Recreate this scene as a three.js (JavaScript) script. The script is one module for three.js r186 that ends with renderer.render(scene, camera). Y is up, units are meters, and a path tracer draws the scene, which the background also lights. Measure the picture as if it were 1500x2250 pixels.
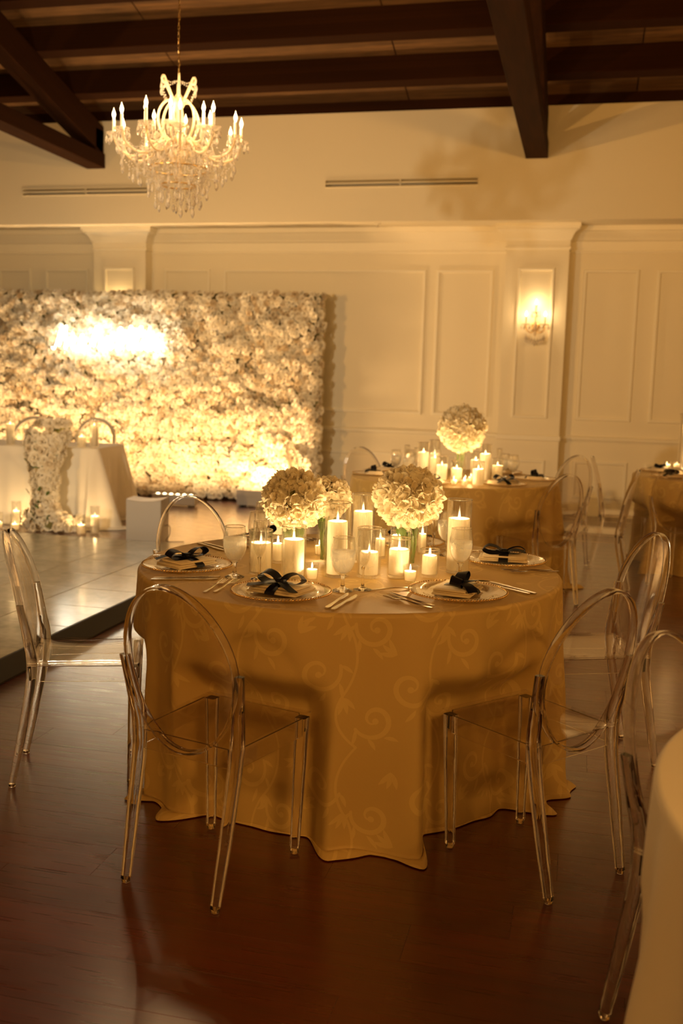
import * as THREE from 'three';
import { mergeGeometries, toCreasedNormals } from 'three/addons/utils/BufferGeometryUtils.js';
import { RoundedBoxGeometry } from 'three/addons/geometries/RoundedBoxGeometry.js';
import { ImprovedNoise } from 'three/addons/math/ImprovedNoise.js';
import { RectAreaLightUniformsLib } from 'three/addons/lights/RectAreaLightUniformsLib.js';

// ---------------------------------------------------------------- camera, lights, exposure
const scene = new THREE.Scene();
scene.background = new THREE.Color(0, 0, 0);
const renderer = new THREE.WebGLRenderer({ antialias: true });
renderer.toneMapping = THREE.LinearToneMapping;
renderer.toneMappingExposure = 1.0;
renderer.shadowMap.enabled = true;
RectAreaLightUniformsLib.init();

const camera = new THREE.PerspectiveCamera(54.44, 1500 / 2250, 0.05, 60);
camera.position.set(0, 1.46, 0);
camera.rotation.set(-7.5 * Math.PI / 180, 13.3 * Math.PI / 180, 0, 'YXZ');
camera.rotateZ(1.6 * Math.PI / 180);
camera.focus = 3.4;
camera.userData.fStop = 2.8;

const AMBER = new THREE.Color().setRGB(1, 0.50, 0.125), BULB = new THREE.Color().setRGB(1, 0.66, 0.32), FLAME = new THREE.Color().setRGB(1, 0.62, 0.26), UPLIGHT = new THREE.Color().setRGB(1, 0.59, 0.25), NEUTRAL = new THREE.Color().setRGB(1, 0.84, 0.58);
const POWER = { candle: 0.125, bulb: 0.25, sconce: 0.10, lamp: 56, wash: 76, uplight: 500, neon: 1.0, addedRight: 0.6, behindRight: 1.9, addedLeft: 1.0 };

// two lamps on stands left of the photographer: a warm white one that throws the chandelier's shadow up to the right,
// and an amber one that washes the panelled wall and throws the shadows of flower wall, pilaster and beam to the right
const LAMPS = [
  { at: new THREE.Vector3(-3.7, 2.0, -1.0), aim: new THREE.Vector3(-3.7, 1.5, -8.8), color: NEUTRAL, power: POWER.lamp, angle: 0.60, penumbra: 1, lens: 'lampLens', label: 'black tripod stand with a round white lamp head left of the viewer' },
  { at: new THREE.Vector3(-7.1, 2.3, -0.6), aim: new THREE.Vector3(-0.9, 3.0, -11.4), color: AMBER, power: POWER.wash, angle: 0.50, penumbra: 0.8, lens: 'washLens', label: 'black tripod stand with a round amber lamp head far left of the viewer' },
];
for (const l of LAMPS) {
  l.dir = l.aim.clone().sub(l.at).normalize();
  const s = new THREE.SpotLight(l.color, l.power, 0, l.angle, l.penumbra, 2);
  s.name = 'lamp_beam'; s.position.copy(l.at).addScaledVector(l.dir, 0.06); s.target.position.copy(l.aim); s.castShadow = true; s.shadow.radius = 3;
  scene.add(s, s.target);
}

// ---------------------------------------------------------------- helpers
const rng = (s) => () => { s |= 0; s = (s + 0x6d2b79f5) | 0; let t = Math.imul(s ^ (s >>> 15), 1 | s); t = (t + Math.imul(t ^ (t >>> 7), 61 | t)) ^ t; return ((t ^ (t >>> 14)) >>> 0) / 4294967296; };
const V = (x, y, z) => new THREE.Vector3(x, y, z), PI = Math.PI, TAU = PI * 2, rad = (d) => d * PI / 180;
const noise3 = new ImprovedNoise(), N = (x, y, z = 0.37) => noise3.noise(x, y, z);
const used = new Map();
function numbered(name) { const n = used.get(name) ?? 0; used.set(name, n + 1); return n ? name + '_' + String(n).padStart(3, '0') : name; }
function tag(o, label, category, group) { o.userData.label = label; o.userData.category = category; if (group) o.userData.group = group; return o; }
function thing(name, label, category, [x, y, z] = [0, 0, 0], turn = 0, group) {
  const o = new THREE.Group(); o.name = numbered(name); o.position.set(x, y, z); o.rotation.y = turn; scene.add(o);
  return tag(o, label, category, group);
}
function shade(m) { m.castShadow = m.receiveShadow = true; return m; }
function part(name, geo, mat, parent, label) {
  const m = shade(new THREE.Mesh(Array.isArray(geo) ? join(geo) : geo, mat));
  m.name = name; if (label) m.userData.label = label; parent.add(m); return m;
}
function structure(name, geo, mat) {
  const o = geo ? shade(new THREE.Mesh(Array.isArray(geo) ? join(geo) : geo, mat)) : new THREE.Group();
  o.name = name; o.userData.kind = 'structure'; scene.add(o); return o;
}
function join(list) {
  const flat = list.map((g) => { const n = g.index ? g.toNonIndexed() : g.clone(); for (const k of Object.keys(n.attributes)) if (!['position', 'normal', 'uv'].includes(k)) n.deleteAttribute(k); if (!n.attributes.uv) n.setAttribute('uv', new THREE.BufferAttribute(new Float32Array(n.attributes.position.count * 2), 2)); return n; });
  return mergeGeometries(flat);
}
function copyOf(src, [x, y, z], turn, label, group) {
  const o = src.clone(); o.name = numbered(src.name.replace(/_\d{3}$/, '')); o.position.set(x, y, z); o.rotation.set(0, turn, 0); o.userData = { ...src.userData };
  if (label) o.userData.label = label; if (group) o.userData.group = group; else delete o.userData.group;
  scene.add(o); return o;
}
const box = (w, h, d, x = 0, y = 0, z = 0) => new THREE.BoxGeometry(w, h, d).translate(x, y, z);
const rbox = (w, h, d, r, x = 0, y = 0, z = 0, s = 2) => new RoundedBoxGeometry(w, h, d, s, r).translate(x, y, z);
const lathe = (pts, seg = 32) => new THREE.LatheGeometry(pts.map((p) => new THREE.Vector2(p[0], p[1])), seg);
const tube = (pts, r, seg = 24, rs = 6, closed = false) => new THREE.TubeGeometry(new THREE.CatmullRomCurve3(pts, closed, 'centripetal'), seg, r, rs, closed);
const sphere = (r, x, y, z, w = 8, h = 6) => new THREE.SphereGeometry(r, w, h).translate(x, y, z);
// sweep of a closed polygon profile [[a,b],...] along frames: f(t) -> {p, u, v} (a runs along u, b along v)
function sweep(profile, frames, closedPath = false, caps = true) {
  const n = profile.length, pos = [], idx = [], uv = [];
  frames.forEach((f, i) => { for (let k = 0; k < n; k++) { const [a, b] = profile[k], s = f.s ?? 1; pos.push(f.p.x + (f.u.x * a + f.v.x * b) * s, f.p.y + (f.u.y * a + f.v.y * b) * s, f.p.z + (f.u.z * a + f.v.z * b) * s); uv.push(k / n, i / frames.length); } });
  const m = frames.length, rows = closedPath ? m : m - 1;
  for (let i = 0; i < rows; i++) for (let k = 0; k < n; k++) { const a = i * n + k, b = i * n + (k + 1) % n, c = ((i + 1) % m) * n + k, d = ((i + 1) % m) * n + (k + 1) % n; idx.push(a, c, b, b, c, d); }
  if (!closedPath && caps) for (let k = 1; k < n - 1; k++) { idx.push(0, k, k + 1); const o = (m - 1) * n; idx.push(o, o + k + 1, o + k); }
  const g = new THREE.BufferGeometry();
  g.setAttribute('position', new THREE.Float32BufferAttribute(pos, 3)); g.setAttribute('uv', new THREE.Float32BufferAttribute(uv, 2)); g.setIndex(idx);
  g.computeVertexNormals();
  return toCreasedNormals(g, 0.6);
}
function grid(nu, nv, f, flip = false) { // f(u,v) -> [x,y,z,(s,t)]
  const pos = [], uv = [], idx = [];
  for (let j = 0; j <= nv; j++) for (let i = 0; i <= nu; i++) { const q = f(i / nu, j / nv); pos.push(q[0], q[1], q[2]); uv.push(q[3] ?? i / nu, q[4] ?? j / nv); }
  for (let j = 0; j < nv; j++) for (let i = 0; i < nu; i++) { const a = j * (nu + 1) + i, b = a + 1, c = a + nu + 1, d = c + 1; flip ? idx.push(a, c, b, b, c, d) : idx.push(a, b, c, b, d, c); }
  const g = new THREE.BufferGeometry();
  g.setAttribute('position', new THREE.Float32BufferAttribute(pos, 3)); g.setAttribute('uv', new THREE.Float32BufferAttribute(uv, 2)); g.setIndex(idx); g.computeVertexNormals();
  return g;
}
function chamferBox(w, h, d, b, uo = 0, vo = 0, us = 1, vs = 1) { // box from y=0 to h with chamfered top edges, planar uv from above
  const X = w / 2, Z = d / 2, x = X - b, z = Z - b, y = h - b;
  const P = [[-X, 0, -Z], [X, 0, -Z], [X, 0, Z], [-X, 0, Z], [-X, y, -Z], [X, y, -Z], [X, y, Z], [-X, y, Z], [-x, h, -z], [x, h, -z], [x, h, z], [-x, h, z]];
  const F = [[8, 11, 10, 9]]; for (let k = 0; k < 4; k++) { const n = (k + 1) % 4; F.push([k, k + 4, n + 4, n], [k + 4, k + 8, n + 8, n + 4]); }
  const pos = [], uv = [];
  for (const f of F) for (const i of [0, 1, 2, 0, 2, 3]) { const p = P[f[i]]; pos.push(...p); uv.push(p[0] * us + uo, p[2] * vs + vo); }
  const g = new THREE.BufferGeometry(); g.setAttribute('position', new THREE.Float32BufferAttribute(pos, 3)); g.setAttribute('uv', new THREE.Float32BufferAttribute(uv, 2)); g.computeVertexNormals();
  return g;
}
function dataTex(w, h, f, srgb = true, repeat) {
  const d = new Uint8Array(w * h * 4);
  for (let y = 0; y < h; y++) for (let x = 0; x < w; x++) { const c = f(x / w, y / h), o = (y * w + x) * 4; d[o] = Math.max(0, Math.min(255, c[0])); d[o + 1] = Math.max(0, Math.min(255, c[1] ?? c[0])); d[o + 2] = Math.max(0, Math.min(255, c[2] ?? c[0])); d[o + 3] = 255; }
  const t = new THREE.DataTexture(d, w, h); t.wrapS = t.wrapT = THREE.RepeatWrapping; t.magFilter = THREE.LinearFilter; t.minFilter = THREE.LinearFilter; if (srgb) t.colorSpace = THREE.SRGBColorSpace;
  if (repeat) t.repeat.set(...repeat); t.needsUpdate = true; return t;
}
// noise that tiles over [0,1) when the frequency is a whole number
function tiled(u, v, fx, fy, z) { const a = N(u * fx, v * fy, z), b = N((u - 1) * fx, v * fy, z), c = N(u * fx, (v - 1) * fy, z), d = N((u - 1) * fx, (v - 1) * fy, z); return (a * (1 - u) + b * u) * (1 - v) + (c * (1 - u) + d * u) * v; }

// ---------------------------------------------------------------- materials
const std = (o) => new THREE.MeshStandardMaterial(o), phys = (o) => new THREE.MeshPhysicalMaterial(o), lin = (r, g, b) => new THREE.Color().setRGB(r, g, b);
const plasterBump = dataTex(256, 256, (u, v) => [128 + 60 * tiled(u, v, 40, 40, 1) + 40 * tiled(u, v, 90, 90, 2)], false);
const grainTex = dataTex(1024, 256, (u, v) => { const w = tiled(u, v, 3, 6, 3) * 0.7, g = tiled(u, v + w * 0.02, 5, 46, 4) * 0.6 + tiled(u, v, 14, 110, 5) * 0.5, s = tiled(u, v, 2, 10, 8); const k = 205 + 60 * g + 34 * s; return [k, k * 0.985, k * 0.96]; });
const grainRough = dataTex(512, 256, (u, v) => [140 + 70 * tiled(u, v, 5, 46, 4) + 45 * tiled(u, v, 9, 9, 6)], false);
const marbleTex = dataTex(512, 512, (u, v) => { const a = tiled(u, v, 4, 4, 11), b = tiled(u + a * 0.1, v, 9, 9, 12), c = tiled(u, v, 30, 30, 13), k = 222 + 34 * a + 30 * b + 20 * c; return [k, k * 0.995, k * 0.97]; });
const weaveBump = dataTex(256, 256, (u, v) => [128 + 70 * Math.sin(u * TAU * 64) * Math.sin(v * TAU * 64) + 40 * tiled(u, v, 30, 60, 9)], false);
const woodTex = dataTex(512, 128, (u, v) => { const k = 200 + 60 * tiled(u, v, 3, 26, 21) + 40 * tiled(u, v, 12, 60, 22); return [k, k * 0.98, k * 0.95]; });

const M = {
  wall: std({ color: lin(0.83, 0.75, 0.56), roughness: 0.82, bumpMap: plasterBump, bumpScale: 0.0006 }),
  plaster: std({ color: lin(0.80, 0.72, 0.53), roughness: 0.9, bumpMap: plasterBump, bumpScale: 0.0012 }),
  trim: std({ color: lin(0.85, 0.78, 0.60), roughness: 0.55 }),
  deck: std({ color: lin(0.34, 0.18, 0.065), roughness: 0.85, map: woodTex }),
  beam: phys({ color: lin(0.055, 0.0185, 0.0045), roughness: 0.8, specularIntensity: 0.2, map: woodTex }),
  subfloor: std({ color: lin(0.02, 0.008, 0.004), roughness: 0.9 }),
  black: std({ color: lin(0.012, 0.011, 0.010), roughness: 0.55 }),
  metal: std({ color: lin(0.72, 0.66, 0.55), roughness: 0.22, metalness: 1 }),
  gold: std({ color: lin(0.86, 0.62, 0.28), roughness: 0.22, metalness: 1 }),
  tile: phys({ color: lin(0.50, 0.49, 0.42), roughness: 0.16, map: marbleTex }),
  acrylic: phys({ color: lin(0.99, 0.97, 0.95), roughness: 0.015, transmission: 1, thickness: 0.01, ior: 1.5, attenuationColor: lin(0.96, 0.90, 0.82), attenuationDistance: 0.4 }),
  acrylicThin: phys({ color: lin(0.96, 0.94, 0.91), roughness: 0.02, transmission: 1, thickness: 0, ior: 1.5 }),
  frosted: phys({ color: lin(0.52, 0.48, 0.40), roughness: 0.4, transmission: 0.2, thickness: 0, ior: 1.45 }),
  glassThin: phys({ color: lin(0.985, 0.985, 0.975), roughness: 0.01, transmission: 1, thickness: 0, ior: 2.2 }),
  glass: phys({ color: lin(1, 1, 1), roughness: 0.005, transmission: 1, thickness: 0.01, ior: 1.48 }),
  crystal: phys({ color: lin(0.95, 0.90, 0.82), roughness: 0.06, transmission: 0.72, thickness: 0, ior: 1.75 }),
  cutCrystal: phys({ color: lin(1, 0.95, 0.86), roughness: 0.03, transmission: 0.8, thickness: 0.01, ior: 1.6 }),
  goldGlass: phys({ color: lin(0.88, 0.78, 0.60), roughness: 0.12, transmission: 0.55, thickness: 0, ior: 1.5 }),
  water: phys({ color: lin(0.97, 0.97, 0.95), roughness: 0.62, transmission: 0.96, thickness: 0, ior: 1.33 }),
  wax: phys({ color: lin(0.80, 0.76, 0.66), roughness: 0.6, transmission: 0.35, thickness: 0 }),
  wick: std({ color: lin(0.02, 0.015, 0.01), roughness: 1 }),
  flame: std({ color: lin(0.2, 0.12, 0.04), emissive: lin(1, 0.74, 0.36), emissiveIntensity: 9 }),
  bulb: std({ color: lin(0.3, 0.2, 0.1), emissive: lin(1, 0.72, 0.36), emissiveIntensity: 8 }),
  sleeve: std({ color: lin(0.82, 0.76, 0.62), roughness: 0.5 }),
  ledLens: std({ color: lin(0.3, 0.25, 0.2), emissive: lin(1, 0.8, 0.45), emissiveIntensity: 7 }),
  neon: std({ color: lin(0.5, 0.5, 0.5), emissive: lin(1, 0.90, 0.68), emissiveIntensity: 31 }),
  lampLens: std({ color: lin(0.4, 0.4, 0.4), emissive: lin(1, 0.8, 0.55), emissiveIntensity: 6 }),
  washLens: std({ color: lin(0.4, 0.3, 0.1), emissive: lin(1, 0.55, 0.15), emissiveIntensity: 6 }),
  whiteBox: std({ color: lin(0.37, 0.355, 0.34), roughness: 0.35 }),
  napkin: std({ color: lin(0.70, 0.58, 0.38), roughness: 0.9, bumpMap: weaveBump, bumpScale: 0.0004 }),
  ribbon: phys({ color: lin(0.004, 0.0035, 0.006), roughness: 0.5, specularIntensity: 0.5, side: THREE.DoubleSide }),
  stem: std({ color: lin(0.16, 0.24, 0.05), roughness: 0.7 }),
  leaf: phys({ color: lin(0.10, 0.17, 0.035), roughness: 0.6, transmission: 0.25, thickness: 0, side: THREE.DoubleSide }),
  petals: [0, 1, 2].map((k) => phys({ color: lin(0.92 - k * 0.04, 0.87 - k * 0.06, 0.72 - k * 0.09), roughness: 0.9, transmission: 0.36, thickness: 0, side: THREE.DoubleSide })),
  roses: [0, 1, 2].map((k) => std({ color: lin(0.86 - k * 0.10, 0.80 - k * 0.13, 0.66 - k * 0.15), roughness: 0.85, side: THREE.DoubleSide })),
  moss: std({ color: lin(0.22, 0.20, 0.07), roughness: 0.95 }),
  linen: std({ color: lin(0.84, 0.79, 0.68), roughness: 0.8, bumpMap: weaveBump, bumpScale: 0.0003, side: THREE.DoubleSide }),
};
const boardMats = [[0.150, 0.015, 0.004], [0.130, 0.012, 0.003], [0.172, 0.019, 0.005], [0.138, 0.013, 0.004]].map((c) => phys({ color: lin(...c), roughness: 0.6, roughnessMap: grainRough, map: grainTex, bumpMap: grainTex, bumpScale: 0.0003, ior: 1.5, clearcoat: 1, clearcoatRoughness: 0.22 }));

// damask: pale scrolls and leaves woven into the champagne satin
function damask() {
  const S = 1024, c = document.createElement('canvas'); c.width = c.height = S; const x = c.getContext('2d'), R = rng(7);
  x.fillStyle = 'rgb(196,172,124)'; x.fillRect(0, 0, S, S);
  x.strokeStyle = x.fillStyle = 'rgb(209,187,138)'; x.lineCap = 'round';
  const at = (cx, cy, fn) => { for (const dx of [-S, 0, S]) for (const dy of [-S, 0, S]) { x.save(); x.translate(cx + dx, cy + dy); fn(); x.restore(); } };
  const spiral = (cx, cy, r, a0, dir, w) => at(cx, cy, () => { let px, py; for (let i = 0; i <= 60; i++) { const t = i / 60, a = a0 + dir * t * 8.2, q = r * Math.pow(1 - t * 0.86, 1.15), nx = Math.cos(a) * q, ny = Math.sin(a) * q; if (i) { x.lineWidth = w * (0.45 + 0.75 * Math.sin(PI * Math.min(1, t * 1.1 + 0.12))); x.beginPath(); x.moveTo(px, py); x.lineTo(nx, ny); x.stroke(); } px = nx; py = ny; } x.beginPath(); x.arc(px, py, w * 0.75, 0, TAU); x.fill(); });
  const leafy = (cx, cy, a, l, w) => at(cx, cy, () => { x.rotate(a); x.beginPath(); x.moveTo(0, 0); x.bezierCurveTo(l * 0.25, -w, l * 0.7, -w * 0.9, l, 0); x.bezierCurveTo(l * 0.65, w * 0.3, l * 0.3, w * 0.35, 0, 0); x.fill(); });
  const vine = (pts, w) => at(0, 0, () => { x.lineWidth = w; x.beginPath(); x.moveTo(pts[0], pts[1]); for (let i = 2; i < pts.length; i += 4) x.quadraticCurveTo(pts[i], pts[i + 1], pts[i + 2], pts[i + 3]); x.stroke(); });
  vine([180, 1024, 90, 820, 240, 640, 380, 470, 300, 250, 260, 110, 180, 0], 13);
  vine([700, 1024, 860, 860, 760, 660, 640, 470, 780, 270, 860, 130, 700, 0], 13);
  for (const [cx, cy, r, a, d] of [[350, 770, 120, 2.6, 1], [120, 560, 105, 0.3, -1], [430, 330, 118, 2.9, 1], [160, 170, 95, 5.9, -1], [890, 800, 115, 3.4, 1], [610, 640, 108, 0.2, -1], [900, 400, 118, 2.8, 1], [610, 150, 108, 5.8, -1]]) { spiral(cx, cy, r, a, d, 22); for (let k = 0; k < 3; k++) leafy(cx + Math.cos(a + d * k * 0.8) * r, cy + Math.sin(a + d * k * 0.8) * r, a + d * (k * 0.8 + 0.9), 70 + 25 * R(), 22); }
  for (const [cx, cy, a] of [[250, 640, -1.9], [310, 260, -1.2], [760, 660, -1.2], [780, 270, -1.9], [500, 500, 0.6], [1000, 600, 2.2], [20, 880, -0.6], [520, 900, -1.4]]) for (const s of [-0.5, 0, 0.5]) leafy(cx, cy, a + s, 95, 26);
  const t = new THREE.CanvasTexture(c); t.wrapS = t.wrapT = THREE.RepeatWrapping; t.colorSpace = THREE.SRGBColorSpace; t.repeat.set(1 / 0.62, 1 / 0.62); return t;
}
M.damask = phys({ color: lin(0.95, 0.86, 0.56), map: damask(), roughness: 0.62, bumpMap: weaveBump, bumpScale: 0.0003, sheen: 0.25, sheenColor: lin(0.9, 0.75, 0.5), sheenRoughness: 0.4, side: THREE.DoubleSide });

// ---------------------------------------------------------------- the room
const X0 = -11, X1 = 6.5, Z0 = -11.7, Z1 = 6, FACE = -11.2;   // wall face behind the panelling, face of the bulkhead above it
const DANCE = { x0: -8.17, x1: -2.65, z0: -7.605, z1: -1.095, h: 0.09, t: 0.46, tz: 0.465 };

// floor: dark red-brown boards laid along the back wall; near boards one by one, the rest joined
{
  const floor = structure('floor');
  part('subfloor', box(X1 - X0 + 0.4, 0.2, Z1 - Z0 + 0.4, (X0 + X1) / 2, -0.113, (Z0 + Z1) / 2), M.subfloor, floor);
  const L = 1.22, W = 0.18, R = rng(3), vars = [0, 1, 2, 3, 4, 5].map((k) => chamferBox(L - 0.0005, 0.013, W - 0.0005, 0.0005, k * 0.37 + 0.1, k * 0.23, 0.8, 3.1));
  const rest = [[], [], [], []];
  for (let r = 0, z = Z0 + W / 2; z < Z1; z += W, r++) {
    const off = (r * 0.437 + (r % 3) * 0.11) % 1 * L;
    for (let x = X0 - off + L / 2; x - L / 2 < X1; x += L) {
      const under = x + L / 2 < DANCE.x1 - 0.05 && x - L / 2 > DANCE.x0 + 0.05 && z > DANCE.z0 + 0.15 && z < DANCE.z1 - 0.15, k = Math.floor(R() * 4), v = Math.floor(R() * 6);
      if (under) continue;
      const near = z > -7.2 && z < -1.75 && x > -3.6 && x < 1.3;
      if (near) { const b = part('floor_board', vars[v], boardMats[k], floor); b.position.set(x, -0.013, z); }
      else rest[k].push(vars[v].clone().translate(x, -0.013, z));
    }
  }
  rest.forEach((l, k) => { const m = part('floor_boards', l, boardMats[k], floor); m.userData.kind = 'stuff'; });
}

const VENTS = [[-2.94, -1.23, 3.65, 'long slim slot air vent in the upper wall left of the right beam'], [-6.72, -5.05, 3.615, 'long slim slot air vent in the upper wall behind the crystal chandelier']];
const frameGeo = (x0, x1, y0, y1, w = 0.035, d = 0.014) => {
  const s = new THREE.Shape([[x0, y0], [x1, y0], [x1, y1], [x0, y1]].map((p) => new THREE.Vector2(...p)));
  s.holes.push(new THREE.Path([[x0 + w, y0 + w], [x0 + w, y1 - w], [x1 - w, y1 - w], [x1 - w, y0 + w]].map((p) => new THREE.Vector2(...p))));
  return new THREE.ExtrudeGeometry(s, { depth: d, bevelEnabled: true, bevelThickness: 0.008, bevelSize: 0.008, bevelOffset: -0.008, bevelSegments: 2, steps: 1 });
};
const strip = (profile, x0, x1) => sweep(profile, [x0, x1].map((x) => ({ p: V(x, 0, 0), u: V(0, 0, 1), v: V(0, 1, 0) }))); // profile in (z, y)
{
  const wall = structure('wall_back');
  part('wall_face', box(X1 - X0 + 0.4, 5.2, 0.2, (X0 + X1) / 2, 2.6, Z0 - 0.1), M.wall, wall);
  const cols = [[-10.1, -8.9], [-8.8, -7.55], [-7.38, -6.92], [-6.72, -6.12], [-5.09, -4.49], [-4.317, -1.833], [-1.711, -1.058], [-0.058, 0.539], [0.731, 3.2], [3.4, 4.05], [4.95, 6.2]];
  for (const [a, b] of cols) { part('panel_moulding', frameGeo(a, b, 1.09, 2.765).translate(0, 0, Z0), M.trim, wall); part('panel_moulding', frameGeo(a, b, 0.2, 0.63).translate(0, 0, Z0), M.trim, wall); }
  for (const x of [-10.55, -5.6, -0.57, 4.48]) {
    const p = part('pilaster', box(0.69, 2.98, 0.2, x, 1.49, Z0 + 0.1), M.wall, wall), zf = Z0 + 0.2;
    part('panel_moulding', frameGeo(x - 0.2, x + 0.2, 1.1, 2.765, 0.03).translate(0, 0, zf), M.trim, p);
    part('panel_moulding', frameGeo(x - 0.2, x + 0.2, 0.2, 0.63, 0.03).translate(0, 0, zf), M.trim, p);
    // capital: a stepped cove that widens upward, swept round three sides
    const prof = [[0, 2.965], [0.012, 2.965], [0.016, 2.985], [0.006, 2.995], [0.006, 3.06], [0.02, 3.075], [0.028, 3.1], [0.05, 3.14], [0.085, 3.17], [0.1, 3.175], [0.1, 3.19], [0.112, 3.2], [0.112, 3.235], [0, 3.235]];
    const w = 0.345, s2 = Math.SQRT1_2;
    part('capital', sweep(prof, [{ p: V(x - w, 0, Z0), u: V(-1, 0, 0), v: V(0, 1, 0) }, { p: V(x - w, 0, zf), u: V(-1, 0, 1), v: V(0, 1, 0) }, { p: V(x + w, 0, zf), u: V(1, 0, 1), v: V(0, 1, 0) }, { p: V(x + w, 0, Z0), u: V(1, 0, 0), v: V(0, 1, 0) }]), M.trim, p);
    part('base_block', rbox(0.73, 0.16, 0.22, 0.008, x, 0.08, Z0 + 0.11), M.trim, p);
    part('rail_block', rbox(0.72, 0.06, 0.225, 0.008, x, 0.88, Z0 + 0.1125), M.trim, p);
  }
  const spans = [[X0, -10.895], [-10.205, -5.945], [-5.255, -0.915], [-0.225, 4.135], [4.825, X1]];
  const rail = [[0, 0.845], [0.012, 0.845], [0.016, 0.86], [0.03, 0.868], [0.034, 0.895], [0.026, 0.905], [0.012, 0.912], [0, 0.914]];
  const crown = [[0, 2.945], [0.014, 2.945], [0.018, 2.965], [0.01, 2.975], [0.012, 3.07], [0.03, 3.085], [0.034, 3.1], [0.06, 3.13], [0.085, 3.175], [0.1, 3.18], [0.1, 3.235], [0, 3.235]];
  const base = [[0, 0], [0.016, 0], [0.016, 0.12], [0.01, 0.135], [0.004, 0.14], [0, 0.142]];
  structure('trim_1', spans.map(([a, b]) => strip(rail, a, b).translate(0, 0, Z0)), M.trim);
  structure('trim_2', spans.map(([a, b]) => strip(crown, a, b).translate(0, 0, Z0)), M.trim);
  structure('baseboard_back', spans.map(([a, b]) => strip(base, a, b).translate(0, 0, Z0)), M.trim);
  // the bulkhead that overhangs the panelling, with real openings behind the two slot vents
  const up = structure('wall_upper'), yb = 3.235, yt = 4.41, front = new THREE.Shape([[X0, yb], [X1, yb], [X1, yt], [X0, yt]].map((p) => new THREE.Vector2(...p)));
  for (const [a, b, y] of VENTS) front.holes.push(new THREE.Path([[a, y - 0.038], [a, y + 0.038], [b, y + 0.038], [b, y - 0.038]].map((p) => new THREE.Vector2(...p))));
  part('bulkhead_face', new THREE.ExtrudeGeometry(front, { depth: 0.2, bevelEnabled: false }).translate(0, 0, FACE - 0.2), M.plaster, up);
  part('bulkhead_body', box(X1 - X0, yt - yb, 0.3, (X0 + X1) / 2, (yb + yt) / 2, FACE - 0.35), M.plaster, up);
  const h = 8, side = (x) => box(0.2, h, Z1 - Z0 + 0.6, x, h / 2, (Z0 + Z1) / 2);
  structure('wall_left', side(X0 - 0.1), M.wall); structure('wall_right', side(X1 + 0.1), M.wall);
  structure('wall_front', box(X1 - X0 + 0.4, h, 0.2, (X0 + X1) / 2, h / 2, Z1 + 0.1), M.wall);
}

// roof: sloping deck boards, purlins along the back wall, trusses across
{
  const roof = structure('ceiling'), S = 0.26, ang = Math.atan(S), RIDGE = -2.6;
  const deckY = (z) => 4.64 + S * (z - FACE), yR = deckY(RIDGE), back = (z) => 2 * RIDGE - z;   // the far slope mirrors the near one
  const wx = 2.44, wz = 1.22, pg = rbox(wx - 0.012, 0.03, wz - 0.008, 0.004);
  for (let i = 0, x = X0 + 0.4; x < X1 + 1; x += wx, i++) for (let z = FACE - 0.6 + wz / 2; z < RIDGE; z += wz * Math.cos(ang)) {
    const visible = x > -8.6 && x < 3.4 && z < -5.2, b = part('ceiling_panel', pg, M.deck, roof); b.position.set(x, deckY(z) + 0.015, z); b.rotation.x = -ang;
  }
  const slab = (z0, z1, s) => { const l = Math.hypot(z1 - z0, (z1 - z0) * S); return box(X1 - X0 + 0.6, 0.12, l + 0.1).rotateX(-s * ang).translate((X0 + X1) / 2, (s > 0 ? deckY((z0 + z1) / 2) : deckY(back((z0 + z1) / 2))) + 0.1, (z0 + z1) / 2); };
  part('roof_deck', [slab(Z0 - 0.4, RIDGE, 1), slab(RIDGE, Z1 + 0.4, -1)], M.deck, roof);
  for (let k = 0; k < 11; k++) { const z = -10.6 + k * 0.785; if (z > RIDGE) break; part('purlin', rbox(X1 - X0, 0.285, 0.135, 0.008).rotateX(-ang).translate((X0 + X1) / 2, deckY(z) - 0.15, z), M.beam, roof); }
  for (let k = 0; k < 9; k++) { const z = RIDGE + 0.6 + k * 0.9; part('purlin', rbox(X1 - X0, 0.285, 0.135, 0.008).rotateX(ang).translate((X0 + X1) / 2, deckY(back(z)) - 0.15, z), M.beam, roof); }
  part('wall_plate', rbox(X1 - X0, 0.2, 0.16, 0.006, (X0 + X1) / 2, 4.5, FACE - 0.3), M.beam, roof);
  for (const x of [-10.8, -5.75, -0.615, 4.52]) {
    part('tie_beam', rbox(0.235, 0.17, Z1 - FACE, 0.008, x, 3.868 + 0.0875, (Z1 + FACE) / 2), M.beam, roof);
    const l = (RIDGE - FACE) / Math.cos(ang), mid = (RIDGE + FACE) / 2, ry = (z) => deckY(z) - 0.295 - 0.16;
    part('rafter', rbox(0.20, 0.31, l, 0.008).rotateX(-ang).translate(x, ry(mid), mid), M.beam, roof);
    part('rafter', rbox(0.20, 0.31, l, 0.008).rotateX(ang).translate(x, ry(mid), 2 * RIDGE - mid), M.beam, roof);
    part('heel_block', rbox(0.2, 0.34, 0.2, 0.006, x, 4.13, FACE + 0.1), M.beam, roof);
  }
}

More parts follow.
